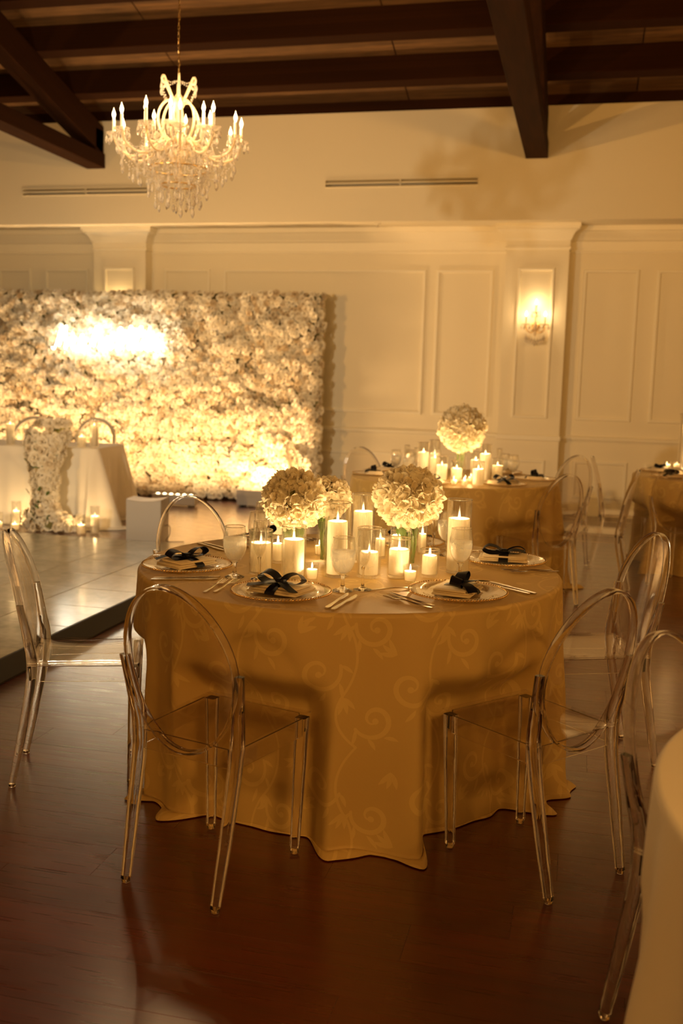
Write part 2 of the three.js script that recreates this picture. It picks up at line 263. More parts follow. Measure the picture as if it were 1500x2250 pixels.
// slot vents in the bulkhead, and a sprinkler under it
for (const [x0, x1, y, label] of VENTS) {
  const w = x1 - x0, t = thing('air_vent', label, 'vent', [(x0 + x1) / 2, y, FACE]);
  part('frame', [rbox(w, 0.007, 0.008, 0.002, 0, 0.040, 0.003), rbox(w, 0.007, 0.008, 0.002, 0, -0.040, 0.003), rbox(0.007, 0.087, 0.008, 0.002, -w / 2, 0, 0.003), rbox(0.007, 0.087, 0.008, 0.002, w / 2, 0, 0.003)], M.plaster, t);
  part('divider', [rbox(w - 0.01, 0.013, 0.008, 0.002, 0, 0, 0.004), rbox(0.012, 0.07, 0.008, 0.002, 0, 0, 0.004)], M.plaster, t);
  part('blade', [-0.02, 0.02].map((h) => rbox(w - 0.012, 0.003, 0.05, 0.001).rotateX(0.5).translate(0, h, -0.05)), M.plaster, t);
}
{
  const t = thing('fire_sprinkler', 'small round sprinkler head under the bulkhead ledge right of the flower wall', 'sprinkler', [-2.35, 3.235, -11.33]);
  part('escutcheon', lathe([[0, -0.012], [0.03, -0.011], [0.042, 0], [0, 0]].reverse(), 20), M.trim, t);
  part('nozzle', lathe([[0, -0.045], [0.016, -0.043], [0.006, -0.036], [0.008, -0.012], [0, -0.012]].reverse(), 12), M.metal, t);
}

// dance floor: pale glossy square tiles, black edging that slopes to the wooden floor
{
  const t = thing('dance_floor', 'raised dance floor of pale glossy square tiles with a black sloping edge', 'dance floor', [0, 0, 0]);
  const nx = 12, nz = 14, g = [0, 1, 2, 3, 4].map((k) => chamferBox(DANCE.t - 0.004, 0.03, DANCE.tz - 0.004, 0.002, k * 0.31, k * 0.17, 0.9, 0.9));
  for (let i = 0; i < nx; i++) for (let j = 0; j < nz; j++) { const m = part('tile', g[(i * 7 + j * 3) % 5], M.tile, t); m.position.set(DANCE.x1 - DANCE.t * (i + 0.5), DANCE.h - 0.03, DANCE.z0 + DANCE.tz * (j + 0.5)); }
  part('deck', box(DANCE.x1 - DANCE.x0, DANCE.h - 0.034, DANCE.z1 - DANCE.z0, (DANCE.x0 + DANCE.x1) / 2, (DANCE.h - 0.034) / 2 + 0.001, (DANCE.z0 + DANCE.z1) / 2), M.black, t);
  const prof = [[0, 0.001], [0.075, 0.001], [0.075, 0.012], [0.012, DANCE.h], [0, DANCE.h]], { x0, x1, z0, z1 } = DANCE;
  for (const [a, b, u] of [[V(x1, 0, z1), V(x1, 0, z0), V(1, 0, 0)], [V(x0, 0, z0), V(x0, 0, z1), V(-1, 0, 0)], [V(x0, 0, z1), V(x1, 0, z1), V(0, 0, 1)]]) part('edge_trim', sweep(prof, [a, b].map((p) => ({ p, u, v: V(0, 1, 0) }))), M.black, t);
  const low = prof.map(([a, b]) => [a * 0.35, b]);
  part('edge_trim', sweep(low, [V(x1, 0, z0), V(x0, 0, z0)].map((p) => ({ p, u: V(0, 0, -1), v: V(0, 1, 0) }))), M.black, t);
}

// the lamp stands off to the left
for (const l of LAMPS) {
  const t = thing('lamp_stand', l.label, 'lamp', [l.at.x, l.at.z > DANCE.z1 ? 0 : DANCE.h, l.at.z]);
  const H = l.at.y - t.position.y;
  part('pole', lathe([[0, 0.2], [0.014, 0.2], [0.014, 1], [0.011, 1], [0.011, H - 0.06], [0, H - 0.06]], 12), M.black, t);
  for (let k = 0; k < 3; k++) part('leg', tube([V(0, 0.62, 0), V(Math.cos(k * TAU / 3) * 0.4, 0.012, Math.sin(k * TAU / 3) * 0.4)], 0.01, 6, 8), M.black, t);
  const head = new THREE.Group(); head.name = 'lamp_head'; head.position.set(0, H, 0); head.quaternion.setFromUnitVectors(V(0, 1, 0), l.dir); t.add(head);
  part('housing', lathe([[0, -0.2], [0.04, -0.2], [0.05, -0.1], [0.08, 0.02], [0.082, 0.03], [0.076, 0.03], [0.05, -0.02], [0, -0.02]], 28), M.black, head);
  part('lens', lathe([[0, 0.022], [0.06, 0.018], [0.074, 0.012], [0.06, 0.008], [0, 0.008]].reverse(), 28), M[l.lens], head);
}

// ---------------------------------------------------------------- clear oval-backed chair
function outward(g) { // orient faces so that the volume is positive
  const p = g.attributes.position, ix = g.index ? g.index.array : null, n = ix ? ix.length : p.count, a = V(), b = V(), c = V(); let vol = 0;
  for (let i = 0; i < n; i += 3) { const [i0, i1, i2] = ix ? [ix[i], ix[i + 1], ix[i + 2]] : [i, i + 1, i + 2]; a.fromBufferAttribute(p, i0); b.fromBufferAttribute(p, i1); c.fromBufferAttribute(p, i2); vol += a.dot(b.clone().cross(c)); }
  if (vol < 0) {
    const h = g.index ? g.toNonIndexed() : g;
    for (const k of Object.keys(h.attributes)) { const at = h.attributes[k], s = at.itemSize, A = at.array; for (let i = 0; i < at.count; i += 3) for (let j = 0; j < s; j++) { const t = A[(i + 1) * s + j]; A[(i + 1) * s + j] = A[(i + 2) * s + j]; A[(i + 2) * s + j] = t; } }
    const nn = h.attributes.normal.array; for (let i = 0; i < nn.length; i++) nn[i] = -nn[i];
    return h;
  }
  return g;
}
const rr = (w, h, r) => { const q = [], c = [[w / 2 - r, h / 2 - r, 0], [-w / 2 + r, h / 2 - r, 1], [-w / 2 + r, -h / 2 + r, 2], [w / 2 - r, -h / 2 + r, 3]]; for (const [x, y, k] of c) for (let i = 0; i <= 2; i++) { const a = (k + i / 2) * PI / 2; q.push([x + Math.cos(a) * r, y + Math.sin(a) * r]); } return q; };
const legSweep = (pts, w, d, n = 14) => { // pts: [x,y,z,scale]
  const c = new THREE.CatmullRomCurve3(pts.map((p) => V(p[0], p[1], p[2])), false, 'centripetal'), fr = [];
  for (let i = 0; i <= n; i++) { const t = i / n, k = t * (pts.length - 1), j = Math.min(pts.length - 2, Math.floor(k)), s = pts[j][3] + (pts[j + 1][3] - pts[j][3]) * (k - j), q = c.getPoint(t); fr.push({ p: q, u: V(1, 0, 0), v: V(0, 0, 1), s }); }
  return outward(sweep(rr(w, d, 0.005), fr));
};
const BACK = { cy: 0.652, a: 0.187, b: 0.238 };
const backZ = (x, y) => -0.168 - (y - 0.45) * 0.19 - 0.028 * (1 - (x / BACK.a) ** 2);
function chairParts() {
  const ring = [], nrm = V(0, 0.19, 1).normalize();
  for (let i = 0; i < 56; i++) { const a = i / 56 * TAU, x = BACK.a * Math.cos(a), y = BACK.cy + BACK.b * Math.sin(a) * (1 - 0.03 * Math.cos(2 * a)), out = V(Math.cos(a) / BACK.a, Math.sin(a) / BACK.b, 0).normalize(); out.addScaledVector(nrm, -out.dot(nrm)).normalize(); ring.push({ p: V(x, y, backZ(x, y) + 0.004), u: out, v: nrm }); }
  const G = {};
  G.rim = outward(sweep([[-0.0035, -0.014], [0.0035, -0.014], [0.0045, 0], [0.0035, 0.014], [-0.0035, 0.014], [-0.0045, 0]], ring, true));
  const face = (o) => grid(28, 12, (u, v) => { const a = u * TAU, r = 0.978 * v, x = BACK.a * Math.cos(a) * r, y = BACK.cy + BACK.b * Math.sin(a) * r; return [x, y, backZ(x, y) + o]; }, o < 0);
  G.pane = join([face(0.003), face(-0.003)]);
  const rear = (s) => legSweep([[s * 0.160, 0.012, -0.246, 0.66], [s * 0.166, 0.2, -0.208, 0.85], [s * 0.172, 0.44, -0.170, 1], [s * 0.186, 0.56, -0.186, 0.8], [s * 0.2015, 0.665, -0.205, 0.62]], 0.034, 0.036, 20);
  const front = (s) => legSweep([[s * 0.160, 0.012, 0.166, 0.66], [s * 0.165, 0.22, 0.172, 0.84], [s * 0.170, 0.437, 0.178, 1]], 0.036, 0.036, 8);
  G.legs = [rear(-1), rear(1), front(-1), front(1)];
  G.feet = [[-0.160, -0.246], [0.160, -0.246], [-0.160, 0.166], [0.160, 0.166]].map(([x, z]) => outward(lathe([[0, 0], [0.0105, 0], [0.0125, 0.003], [0.0125, 0.011], [0, 0.0118]], 14)).translate(x, 0, z));
  G.seat = outward(grid(24, 24, (u, v) => { // a slab with a softly dished top: one closed skin, wrapped through v
    const k = v * 2, up = k <= 1, w = up ? k : 2 - k, x = (u - 0.5), z = w, half = 0.177 + 0.012 * z, dish = 0.010 * Math.max(0, (1 - (2 * x) ** 4)) * Math.sin(PI * Math.min(1, Math.max(0, z))) ** 0.6;
    return [x * 2 * half, 0.452 - dish + (up ? 0 : -0.008), -0.185 + 0.385 * z];
  }));
  const ap = (x0, z0, x1, z1) => { const l = Math.hypot(x1 - x0, z1 - z0), g = rbox(l, 0.058, 0.006, 0.0025, 0, 0.414, 0).rotateY(Math.atan2(-(z1 - z0), x1 - x0)).translate((x0 + x1) / 2, 0, (z0 + z1) / 2); return outward(g); };
  G.apron = [ap(-0.15, 0.193, 0.15, 0.193), ap(-0.15, -0.178, 0.15, -0.178), ap(-0.172, -0.15, -0.184, 0.155), ap(0.172, -0.15, 0.184, 0.155)];
  return G;
}
const chairG = chairParts();
let chair0;
function chair(x, z, turn, label, group) { // turn: direction the chair faces, (sin, cos) in x and z
  if (chair0) return copyOf(chair0, [x, 0, z], turn, label, group);
  const t = thing('clear_chair', label, 'chair', [x, 0, z], turn, group);
  part('backrest', chairG.pane, M.acrylicThin, t); part('back_rim', chairG.rim, M.acrylic, t);
  part('seat', chairG.seat, M.acrylicThin, t); for (const g of chairG.apron) part('apron', g, M.acrylic, t);
  chairG.legs.forEach((g, k) => part('foot_cap', chairG.feet[k], M.acrylic, part('leg', g, M.acrylic, t)));
  return (chair0 = t);
}
const TABLE = V(-0.82, 0, -3.63), FAR = V(-0.9, 0, -7.45), THIRD = V(1.22, 0, -8.62), NEAR = V(0.955, 0, -1.78);
const facing = (x, z, c) => Math.atan2(c.x - x, c.z - z);
// origin of a chair from the middle of its rear feet and the point it faces
function chairAt(rx, rz, c, label, group, extra = 0) { const a = facing(rx, rz, c) + extra; return chair(rx + Math.sin(a) * 0.246, rz + Math.cos(a) * 0.246, a, label, group); }
chairAt(-1.054, -2.474, V(-0.74, 0, -3.59), 'clear oval-backed chair at the front left of the candlelit table, its back to the viewer');
chairAt(0.092, -2.865, TABLE, 'clear oval-backed chair at the front right of the candlelit table');
chairAt(-1.948, -3.170, TABLE, 'clear oval-backed chair seen side on beside the black edge of the dance floor');
chairAt(-1.775, -4.385, TABLE, 'clear oval-backed chair behind the candlelit table, in front of the dance floor');
chairAt(0.300, -4.060, TABLE, 'clear oval-backed chair right of the candlelit table catching bright highlights');
chairAt(-0.07, -6.645, FAR, 'clear oval-backed chair at the near right of the far candlelit round table');
chairAt(-0.01, -8.49, FAR, 'clear oval-backed chair behind the right end of the far round table, below the wall sconce');
chairAt(-1.83, -8.40, FAR, 'clear oval-backed chair behind the left end of the far round table');
chairAt(-2.52, -8.62, V(-1.2, 0, -8.7), 'clear oval-backed chair standing alone before the right edge of the flower wall');
chairAt(0.14, -8.46, V(1.22, 0, -8.46), 'clear oval-backed chair at the left side of the farther right table');
chairAt(0.39, -7.30, FAR, 'clear oval-backed chair at the right end of the far round table, turned to the left');
chairAt(0.70, -7.66, THIRD, 'clear oval-backed chair in front of the farther right table, cut by the picture edge');
chairAt(0.235, -2.37, NEAR, 'clear oval-backed chair tucked against the plain near tablecloth at right');

// ---------------------------------------------------------------- tablecloths
// outline(u) -> [x, z, nx, nz, length along the edge]; drape(u, t) -> extra outward offset; flap(u) -> how far the hem runs out over the floor
function cloth(outline, H, drape, flap, nu, nt, center = [0, 0], hem = () => 0.006) {
  const rb = 0.014, rowsTop = 14, rowsEdge = 5, rowsFlap = 5, pos = [], uv = [], idx = [], w = nu + 1;
  const row = (f) => { for (let i = 0; i <= nu; i++) { const q = f(i / nu); pos.push(q[0], q[1], q[2]); uv.push(q[3], q[4]); } };
  for (let j = 0; j <= rowsTop; j++) row((u) => { const o = outline(u), k = j / rowsTop, x = center[0] + (o[0] - o[2] * rb - center[0]) * k, z = center[1] + (o[1] - o[3] * rb - center[1]) * k; return [x, H, z, x, z]; });
  const nTop = rowsTop;
  for (let j = 0; j <= rowsEdge; j++) row((u) => { const o = outline(u), a = j / rowsEdge * PI / 2; return [o[0] - o[2] * rb * (1 - Math.sin(a)), H - rb * (1 - Math.cos(a)), o[1] - o[3] * rb * (1 - Math.sin(a)), o[4], 0.8 + a * rb]; });
  for (let j = 1; j <= nt; j++) row((u) => { const o = outline(u), t = j / nt, d = drape(u, t), h = hem(u), y = (H - rb) * (1 - t) + h * t; return [o[0] + o[2] * d, y, o[1] + o[3] * d, o[4], 0.8 + rb * 1.6 + t * H]; });
  for (let j = 1; j <= rowsFlap; j++) row((u) => { const o = outline(u), f = flap(u), k = j / rowsFlap, d = drape(u, 1) + f * k, h = hem(u); return [o[0] + o[2] * d, Math.max(0.003, h * (1 - k) + 0.004 + Math.sin(k * PI) * f * 0.22), o[1] + o[3] * d, o[4], 0.8 + rb * 1.6 + H + f * k]; });
  const total = pos.length / 3 / w;
  for (let j = 0; j < total - 1; j++) { if (j === nTop) continue; for (let i = 0; i < nu; i++) { const a = j * w + i, b = a + 1, c = a + w, d = c + 1; if (j > 0) idx.push(a, b, c); idx.push(b, d, c); } }
  const g = new THREE.BufferGeometry(); g.setAttribute('position', new THREE.Float32BufferAttribute(pos, 3)); g.setAttribute('uv', new THREE.Float32BufferAttribute(uv, 2)); g.setIndex(idx); g.computeVertexNormals();
  const n = g.attributes.normal; // close the seam of the normals at u = 0 / 1 and across the rim
  for (let j = 0; j < total; j++) { const a = j * w, b = a + nu, m = V().fromBufferAttribute(n, a).add(V().fromBufferAttribute(n, b)).normalize(); n.setXYZ(a, ...m); n.setXYZ(b, ...m); }
  for (let i = 0; i <= nu; i++) { n.setXYZ(nTop * w + i, 0, 1, 0); n.setXYZ((nTop + 1) * w + i, 0, 1, 0); }
  return g;
}
const smooth = (a, b, x) => THREE.MathUtils.smoothstep(x, a, b);
function roundCloth(R, seed, dents, nu, nt, flapMax) {
  const Q = rng(seed), waves = []; for (let k = 0; k < 7; k++) waves.push([Math.round(11 + Q() * 18), Q() * TAU, 0.5 + Q() * 0.6]);
  const fold = (th) => { let s = 0; for (const [k, p, a] of waves) s += a * Math.cos(k * th + p); return s / 3.2; };
  let near = 0.7;
  const dent = (th) => { let m = 0; for (const [d, q] of dents) { const e = Math.abs(((th - d + PI) % TAU + TAU) % TAU - PI), w = 0.25 + (0.7 - q) * 1.2, k = 1 - smooth(w, w + 0.13, e); if (k > m) { m = k; near = q; } } return m; };
  const outline = (u) => { const th = u * TAU; return [R * Math.cos(th), R * Math.sin(th), Math.cos(th), Math.sin(th), th * 0.8]; };
  const drape = (u, t) => { const th = u * TAU + 0.10 * t * Math.sin(5 * u * TAU + seed), f = fold(th), free = 0.006 * Math.sin(t * 9 + 3) * t + 0.018 * t + t ** 0.7 * 0.046 * (f + 0.35 * fold(th * 2 + 1) * t) + 0.035 * Math.max(0, f) * t * t, D = dent(u * TAU) * smooth(0.25, 0.42, t); return free * (1 - D) + D * (near - 0.012 - R + 0.005 * f); };
  const flap = (u) => flapMax * (1 - dent(u * TAU) * 0.9) * Math.max(0.12, 0.5 + 0.9 * N(Math.cos(u * TAU) * 4.2, Math.sin(u * TAU) * 4.2, seed) + 0.45 * fold(u * TAU));
  const hem = (u) => 0.004 + 0.03 * Math.max(0, N(Math.cos(u * TAU) * 3, Math.sin(u * TAU) * 3, seed + 5));
  return cloth(outline, 0.765, drape, flap, nu, nt, [0, 0], hem);
}
const dentsOf = (c, list) => list.map(([x, z]) => [Math.atan2(z - c.z, x - c.x), Math.min(0.70, Math.hypot(x - c.x, z - c.z) - 0.466)]);
{
  const o = shade(new THREE.Mesh(roundCloth(0.79, 4, dentsOf(TABLE, [[-1.054, -2.474], [0.092, -2.865], [-1.948, -3.17], [-1.775, -4.385], [0.3, -4.06]]), 540, 44, 0.12), M.damask));
  o.name = numbered('round_tablecloth'); o.position.copy(TABLE); o.rotation.y = 0; scene.add(o); tag(o, 'champagne damask tablecloth with pale scrolls hanging to the floor on the nearest full round table', 'tablecloth');
  const f = shade(new THREE.Mesh(roundCloth(0.775, 9, dentsOf(FAR, [[-0.07, -6.645]]), 240, 24, 0.07), M.damask));
  f.name = numbered('round_tablecloth'); f.position.copy(FAR); scene.add(f); tag(f, 'champagne tablecloth on the far round table in front of the panelled wall', 'tablecloth');
  const t3 = shade(new THREE.Mesh(roundCloth(0.775, 13, dentsOf(THIRD, [[0.14, -8.46], [0.70, -7.66]], ), 200, 20, 0.05), M.damask));
  t3.name = numbered('round_tablecloth'); t3.position.copy(THIRD); scene.add(t3); tag(t3, 'champagne tablecloth on the farther table cut by the right picture edge', 'tablecloth');
  const nr = shade(new THREE.Mesh(roundCloth(0.79, 21, dentsOf(NEAR, [[0.235, -2.37]]), 300, 30, 0.03), M.linen));
  nr.name = numbered('round_tablecloth'); nr.position.copy(NEAR); scene.add(nr); tag(nr, 'plain pale tablecloth whose edge fills the bottom right corner', 'tablecloth');
}
// the couple's table: a straight white cloth with deep corner folds
const HEAD = { x1: -4.42, z1: -8.62, w: 2.0, d: 0.76, turn: rad(6) };
{
  const { w, d } = HEAD, rc = 0.05, per = 2 * (w + d) - 8 * rc + TAU * rc;
  const outline = (u) => { // rounded rectangle, counter-clockwise seen from above in (x, z)
    let s = u * per; const seg = [[w - 2 * rc, 0], [d - 2 * rc, 1], [w - 2 * rc, 2], [d - 2 * rc, 3]];
    for (const [l, k] of seg) {
      const dx = [1, 0, -1, 0][k], dz = [0, 1, 0, -1][k], nx = dz, nz = -dx, sx = [-w / 2 + rc, w / 2, w / 2 - rc, -w / 2][k], sz = [-d / 2, -d / 2 + rc, d / 2, d / 2 - rc][k];
      if (s <= l) return [sx + dx * s, sz + dz * s, nx, nz, u * per]; s -= l;
      const al = rc * PI / 2; if (s <= al) { const a = s / rc, cx = sx + dx * l - nx * rc, cz = sz + dz * l - nz * rc, n = [nx * Math.cos(a) + dx * Math.sin(a), nz * Math.cos(a) + dz * Math.sin(a)]; return [cx + n[0] * rc, cz + n[1] * rc, ...n, u * per]; } s -= al;
    }
    return [-w / 2 + rc, -d / 2, 0, -1, u * per];
  };
  const cor = (u) => { let m = 0; const L = [w - 2 * rc + rc * 0.785, w + d - 4 * rc + rc * 2.36, 2 * w + d - 6 * rc + rc * 3.93, 2 * w + 2 * d - 8 * rc + rc * 5.5]; for (const l of L) { let e = Math.abs(u * per - l); e = Math.min(e, per - e); m = Math.max(m, Math.exp(-((e / 0.16) ** 2))); } return m; };
  const o = shade(new THREE.Mesh(cloth(outline, 0.762, (u, t) => { const c = cor(u); return t * (0.012 + c * (0.16 + 0.05 * Math.cos(u * per * 62)) + (0.008 + 0.02 * c) * Math.sin(u * per * 34) + 0.012 * Math.sin(u * per * 13 + 1)); }, (u) => 0.03 + 0.05 * cor(u), 600, 26), M.linen));
  o.name = 'long_tablecloth'; o.rotation.y = HEAD.turn; o.position.set(HEAD.x1 - w / 2 * Math.cos(HEAD.turn) - d / 2 * Math.sin(HEAD.turn), 0, HEAD.z1 + w / 2 * Math.sin(HEAD.turn) - d / 2 * Math.cos(HEAD.turn));
  scene.add(o); tag(o, 'white floor-length cloth on the long table before the flower wall', 'tablecloth');
}
// arch-backed chairs behind that table
for (const [x, z, turn, label] of [[-5.86, -9.75, 0.1, 'frosted arch-backed chair behind the white table, left of the rose garland'], [-5.27, -10.0, -0.05, 'frosted arch-backed chair behind the white table, right of the rose garland']]) {
  const t = thing('arch_chair', label, 'chair', [x, 0, z], turn);
  const arch = []; for (let i = 0; i <= 30; i++) { const a = PI * i / 30; arch.push({ p: V(Math.cos(a) * 0.235, 0.73 + Math.sin(a) * 0.23, -0.2 - 0.04 * Math.sin(a)), u: V(Math.cos(a), Math.sin(a), 0), v: V(0, 0, 1) }); }
  arch.unshift({ p: V(0.225, 0.44, -0.18), u: V(1, 0, 0), v: V(0, 0, 1) }); arch.push({ p: V(-0.225, 0.44, -0.18), u: V(-1, 0, 0), v: V(0, 0, 1) });
  part('back_arch', sweep(rr(0.036, 0.03, 0.006), arch), M.frosted, t);
  part('seat', rbox(0.46, 0.03, 0.44, 0.01, 0, 0.45, 0), M.frosted, t);
  for (const [lx, lz] of [[-0.2, -0.19], [0.2, -0.19], [-0.2, 0.19], [0.2, 0.19]]) part('leg', legSweep([[lx, 0, lz * 1.1, 0.7], [lx, 0.44, lz, 1]], 0.035, 0.035, 4), M.frosted, t);
}

// ---------------------------------------------------------------- candles and glassware
const CY = 0.766;   // top of a tablecloth
const flameGeo = outward(lathe([[0, 0], [0.0022, 0.0015], [0.0044, 0.006], [0.0046, 0.0095], [0.0034, 0.015], [0.0016, 0.022], [0, 0.028]], 12));
const wickGeo = new THREE.CylinderGeometry(0.0008, 0.001, 0.012, 6).translate(0, 0.003, 0);
function litWick(t, y, power, s = 1) {
  part('wick', wickGeo.clone().translate(0, y, 0), M.wick, t);
  const f = part('flame', flameGeo.clone().scale(s, s, s).translate(0, y + 0.005, 0), M.flame, t);
  f.castShadow = false;
  const l = new THREE.PointLight(FLAME, power); l.name = 'candle_light'; l.position.set(0, y + 0.014 * s, 0); l.castShadow = true; l.shadow.radius = 0.15; t.add(l);
}
function candle(x, y, z, r, h, label, power = POWER.candle, group) {
  const t = thing('pillar_candle', label, 'candle', [x, y, z], 0, group);
  part('wax', outward(lathe([[0, 0], [r * 0.97, 0], [r, 0.003], [r, h - 0.004], [r * 0.95, h], [r * 0.82, h - 0.002], [r * 0.55, h - 0.006], [0, h - 0.007]], 32)), M.wax, t);
  litWick(t, h - 0.007, power);
  return t;
}
function cylinderGlass(x, y, z, r, h, label) {
  const t = thing('glass_cylinder', label, 'candle holder', [x, y, z]);
  part('wall', outward(lathe([[0, 0], [r - 0.002, 0], [r, 0.002], [r, h - 0.001], [r - 0.0015, h], [r - 0.003, h - 0.001], [r - 0.003, 0.009], [0, 0.008]], 40)), M.glassThin, t);
  part('rim', new THREE.TorusGeometry(r - 0.0015, 0.0021, 8, 40).rotateX(PI / 2).translate(0, h, 0), M.glass, t);
  return t;
}
function candleInGlass(x, y, z, r, h, wr, wh, where, power) {
  cylinderGlass(x, y, z, r, h, 'glass candle cylinder, ' + where);
  return candle(x, y + 0.0095, z, wr, wh - 0.009, 'lit pillar candle in glass, ' + where, power);
}
function votive(x, y, z, r, h, where, power = POWER.candle) {
  const t = thing('votive_candle', 'small lit votive candle cup, ' + where, 'candle', [x, y, z]);
  part('glass_cup', outward(lathe([[0, 0], [r * 0.78, 0], [r * 0.82, 0.002], [r, h - 0.001], [r - 0.001, h], [r - 0.003, h - 0.001], [r * 0.82 - 0.003, 0.007], [0, 0.006]], 28)), M.glassThin, t);
  const a = r * 0.83 - 0.004, b = a + (r - 0.0035 - a) * 0.66;
  part('wax', outward(lathe([[0, 0.0075], [a, 0.0075], [b, h * 0.66], [b * 0.8, h * 0.65], [0, h * 0.62]], 24)), M.wax, t);
  litWick(t, h * 0.62, power, 0.8);
  return t;
}
const gobletStem = outward(lathe([[0, 0], [0.034, 0], [0.035, 0.002], [0.026, 0.006], [0.010, 0.012], [0.0062, 0.022], [0.0058, 0.040], [0.008, 0.050], [0.013, 0.0555], [0, 0.058]], 36));
const gobletBowl = outward(lathe([[0, 0.0585], [0.014, 0.0562], [0.026, 0.066], [0.036, 0.084], [0.0415, 0.106], [0.0425, 0.124], [0.041, 0.146], [0.037, 0.170], [0.0355, 0.1805], [0.0348, 0.181], [0.0342, 0.1803], [0.0356, 0.170], [0.0395, 0.146], [0.041, 0.124], [0.040, 0.106], [0.0345, 0.0845], [0.0245, 0.068], [0.012, 0.0605], [0, 0.0595]], 40));
const gobletWater = (h) => outward(lathe([[0, 0.0605], [0.0112, 0.0618], [0.0237, 0.0688], [0.0335, 0.0852], [0.039, 0.106], [0.040, 0.124], [h > 0.14 ? 0.0388 : 0.0392, h], [0, h]], 36));
const gobletRim = new THREE.TorusGeometry(0.0349, 0.0014, 8, 36).rotateX(PI / 2).translate(0, 0.181, 0), fluteRim = new THREE.TorusGeometry(0.0213, 0.0012, 8, 32).rotateX(PI / 2).translate(0, 0.2055, 0);
const fluteStem = outward(lathe([[0, 0], [0.030, 0], [0.031, 0.002], [0.018, 0.005], [0.006, 0.011], [0.0042, 0.024], [0.0042, 0.066], [0.0065, 0.077], [0, 0.081]], 28));
const fluteBowl = outward(lathe([[0, 0.0815], [0.007, 0.078], [0.014, 0.088], [0.021, 0.104], [0.0245, 0.128], [0.0245, 0.155], [0.0225, 0.195], [0.0218, 0.205], [0.0212, 0.2055], [0.0208, 0.205], [0.0214, 0.195], [0.0233, 0.155], [0.0232, 0.128], [0.0197, 0.1045], [0.0125, 0.090], [0.005, 0.083], [0, 0.0825]], 32));
const wA = gobletWater(0.142), wB = gobletWater(0.136);
function goblet(x, y, z, where, filled = true, k = 0) {
  const t = thing('water_goblet', 'stemmed glass goblet ' + (filled ? 'filled with water, ' : ', ') + where, 'glass', [x, y, z]);
  t.userData.label = t.userData.label.replace(' ,', ',');
  part('stem', gobletStem, M.glass, t); part('bowl', gobletBowl, M.glassThin, t); part('rim', gobletRim, M.glass, t); if (filled) part('water', k ? wB : wA, M.water, t);
  return t;
}
function flute(x, y, z, where) { const t = thing('champagne_flute', 'slim stemmed champagne flute, ' + where, 'glass', [x, y, z]); part('stem', fluteStem, M.glass, t); part('bowl', fluteBowl, M.glassThin, t); part('rim', fluteRim, M.glass, t); return t; }

// nearest round table
candleInGlass(-0.954, CY, -3.322, 0.044, 0.186, 0.037, 0.14, 'below the left flower ball');
candleInGlass(-0.819, CY, -3.411, 0.045, 0.267, 0.036, 0.20, 'tall one just behind the centre water goblet');
candleInGlass(-0.796, CY, -3.732, 0.045, 0.265, 0.037, 0.198, 'tall one at the back between the flower balls');
candleInGlass(-0.708, CY, -3.443, 0.044, 0.178, 0.033, 0.092, 'behind the centre champagne flute');
candleInGlass(-0.606, CY, -3.480, 0.041, 0.141, 0.036, 0.103, 'in front of the right flower vase');
candleInGlass(-0.502, CY, -3.531, 0.035, 0.100, 0.027, 0.078, 'short wide one right of the right vase');
candleInGlass(-0.415, CY, -3.650, 0.046, 0.273, 0.040, 0.203, 'tallest at the right behind a water goblet');
candleInGlass(-1.088, CY, -3.362, 0.043, 0.158, 0.037, 0.113, 'at the left behind a champagne flute');
candleInGlass(-1.092, CY, -3.585, 0.028, 0.102, 0.021, 0.075, 'small one at the left near the back plate');
candleInGlass(-0.672, CY, -3.815, 0.029, 0.149, 0.022, 0.100, 'narrow one left behind the right vase');
candleInGlass(-0.745, CY, -3.835, 0.024, 0.114, 0.019, 0.078, 'small one hidden low behind the centre candles');
candleInGlass(-0.600, CY, -3.985, 0.022, 0.118, 0.016, 0.085, 'slim one at the back right of the right vase');
votive(-0.882, CY, -3.308, 0.025, 0.060, 'at the foot of the left tall candle');
votive(-0.550, CY, -3.400, 0.027, 0.061, 'in front of the right vase');
votive(-0.985, CY, -3.80, 0.023, 0.060, 'at the back under the left flower balls');
votive(-0.868, CY, -3.92, 0.023, 0.060, 'at the back between the two tall cylinders');
goblet(-1.151, CY, -3.262, 'at the left beside a flute');
goblet(-0.739, CY, -3.172, 'front centre of the nearest table', true, 1);
goblet(-0.392, CY, -3.545, 'before the tall right candle', true, 1);
goblet(-1.192, CY, -3.655, 'at the left behind the front flute', false);
goblet(-0.500, CY, -4.000, 'at the back right between vase and tall cylinder');
flute(-1.060, CY, -3.262, 'front left beside the water goblet');
flute(-0.680, CY, -3.215, 'front centre, right of the water goblet');
flute(-1.215, CY, -3.755, 'at the back left behind an empty goblet');
flute(-0.565, CY, -4.075, 'at the back right behind the right vase');

// ---------------------------------------------------------------- flower balls in vases
const petalG = (seed) => { // one ruffled petal, root at the origin, reaching along +y and cupping toward +z
  const R = rng(seed), p1 = R() * 6, k = 0.8 + 0.4 * R();
  return grid(4, 4, (u, v) => { const w = Math.sin(PI * Math.min(1, v * 0.86 + 0.1)) ** 0.7 * 0.55 * k, x = (u - 0.5) * 2 * w; return [x, v, 0.30 * v * v - 0.12 * v + 0.30 * x * x + 0.08 * Math.sin(u * 9 + p1) * v + 0.05 * Math.sin(v * 7 + p1)]; });
};
const floretGs = [0, 1, 2, 3, 4].map((k) => { const l = [], R = rng(k + 50), n = 4; for (let i = 0; i < n; i++) l.push(petalG(k * 9 + i).scale(0.026, 0.027 + 0.006 * R(), 0.03).rotateX(0.42 + 0.5 * R()).rotateZ(i / n * TAU + 0.35 * R())); return join(l); });   // opens toward +z
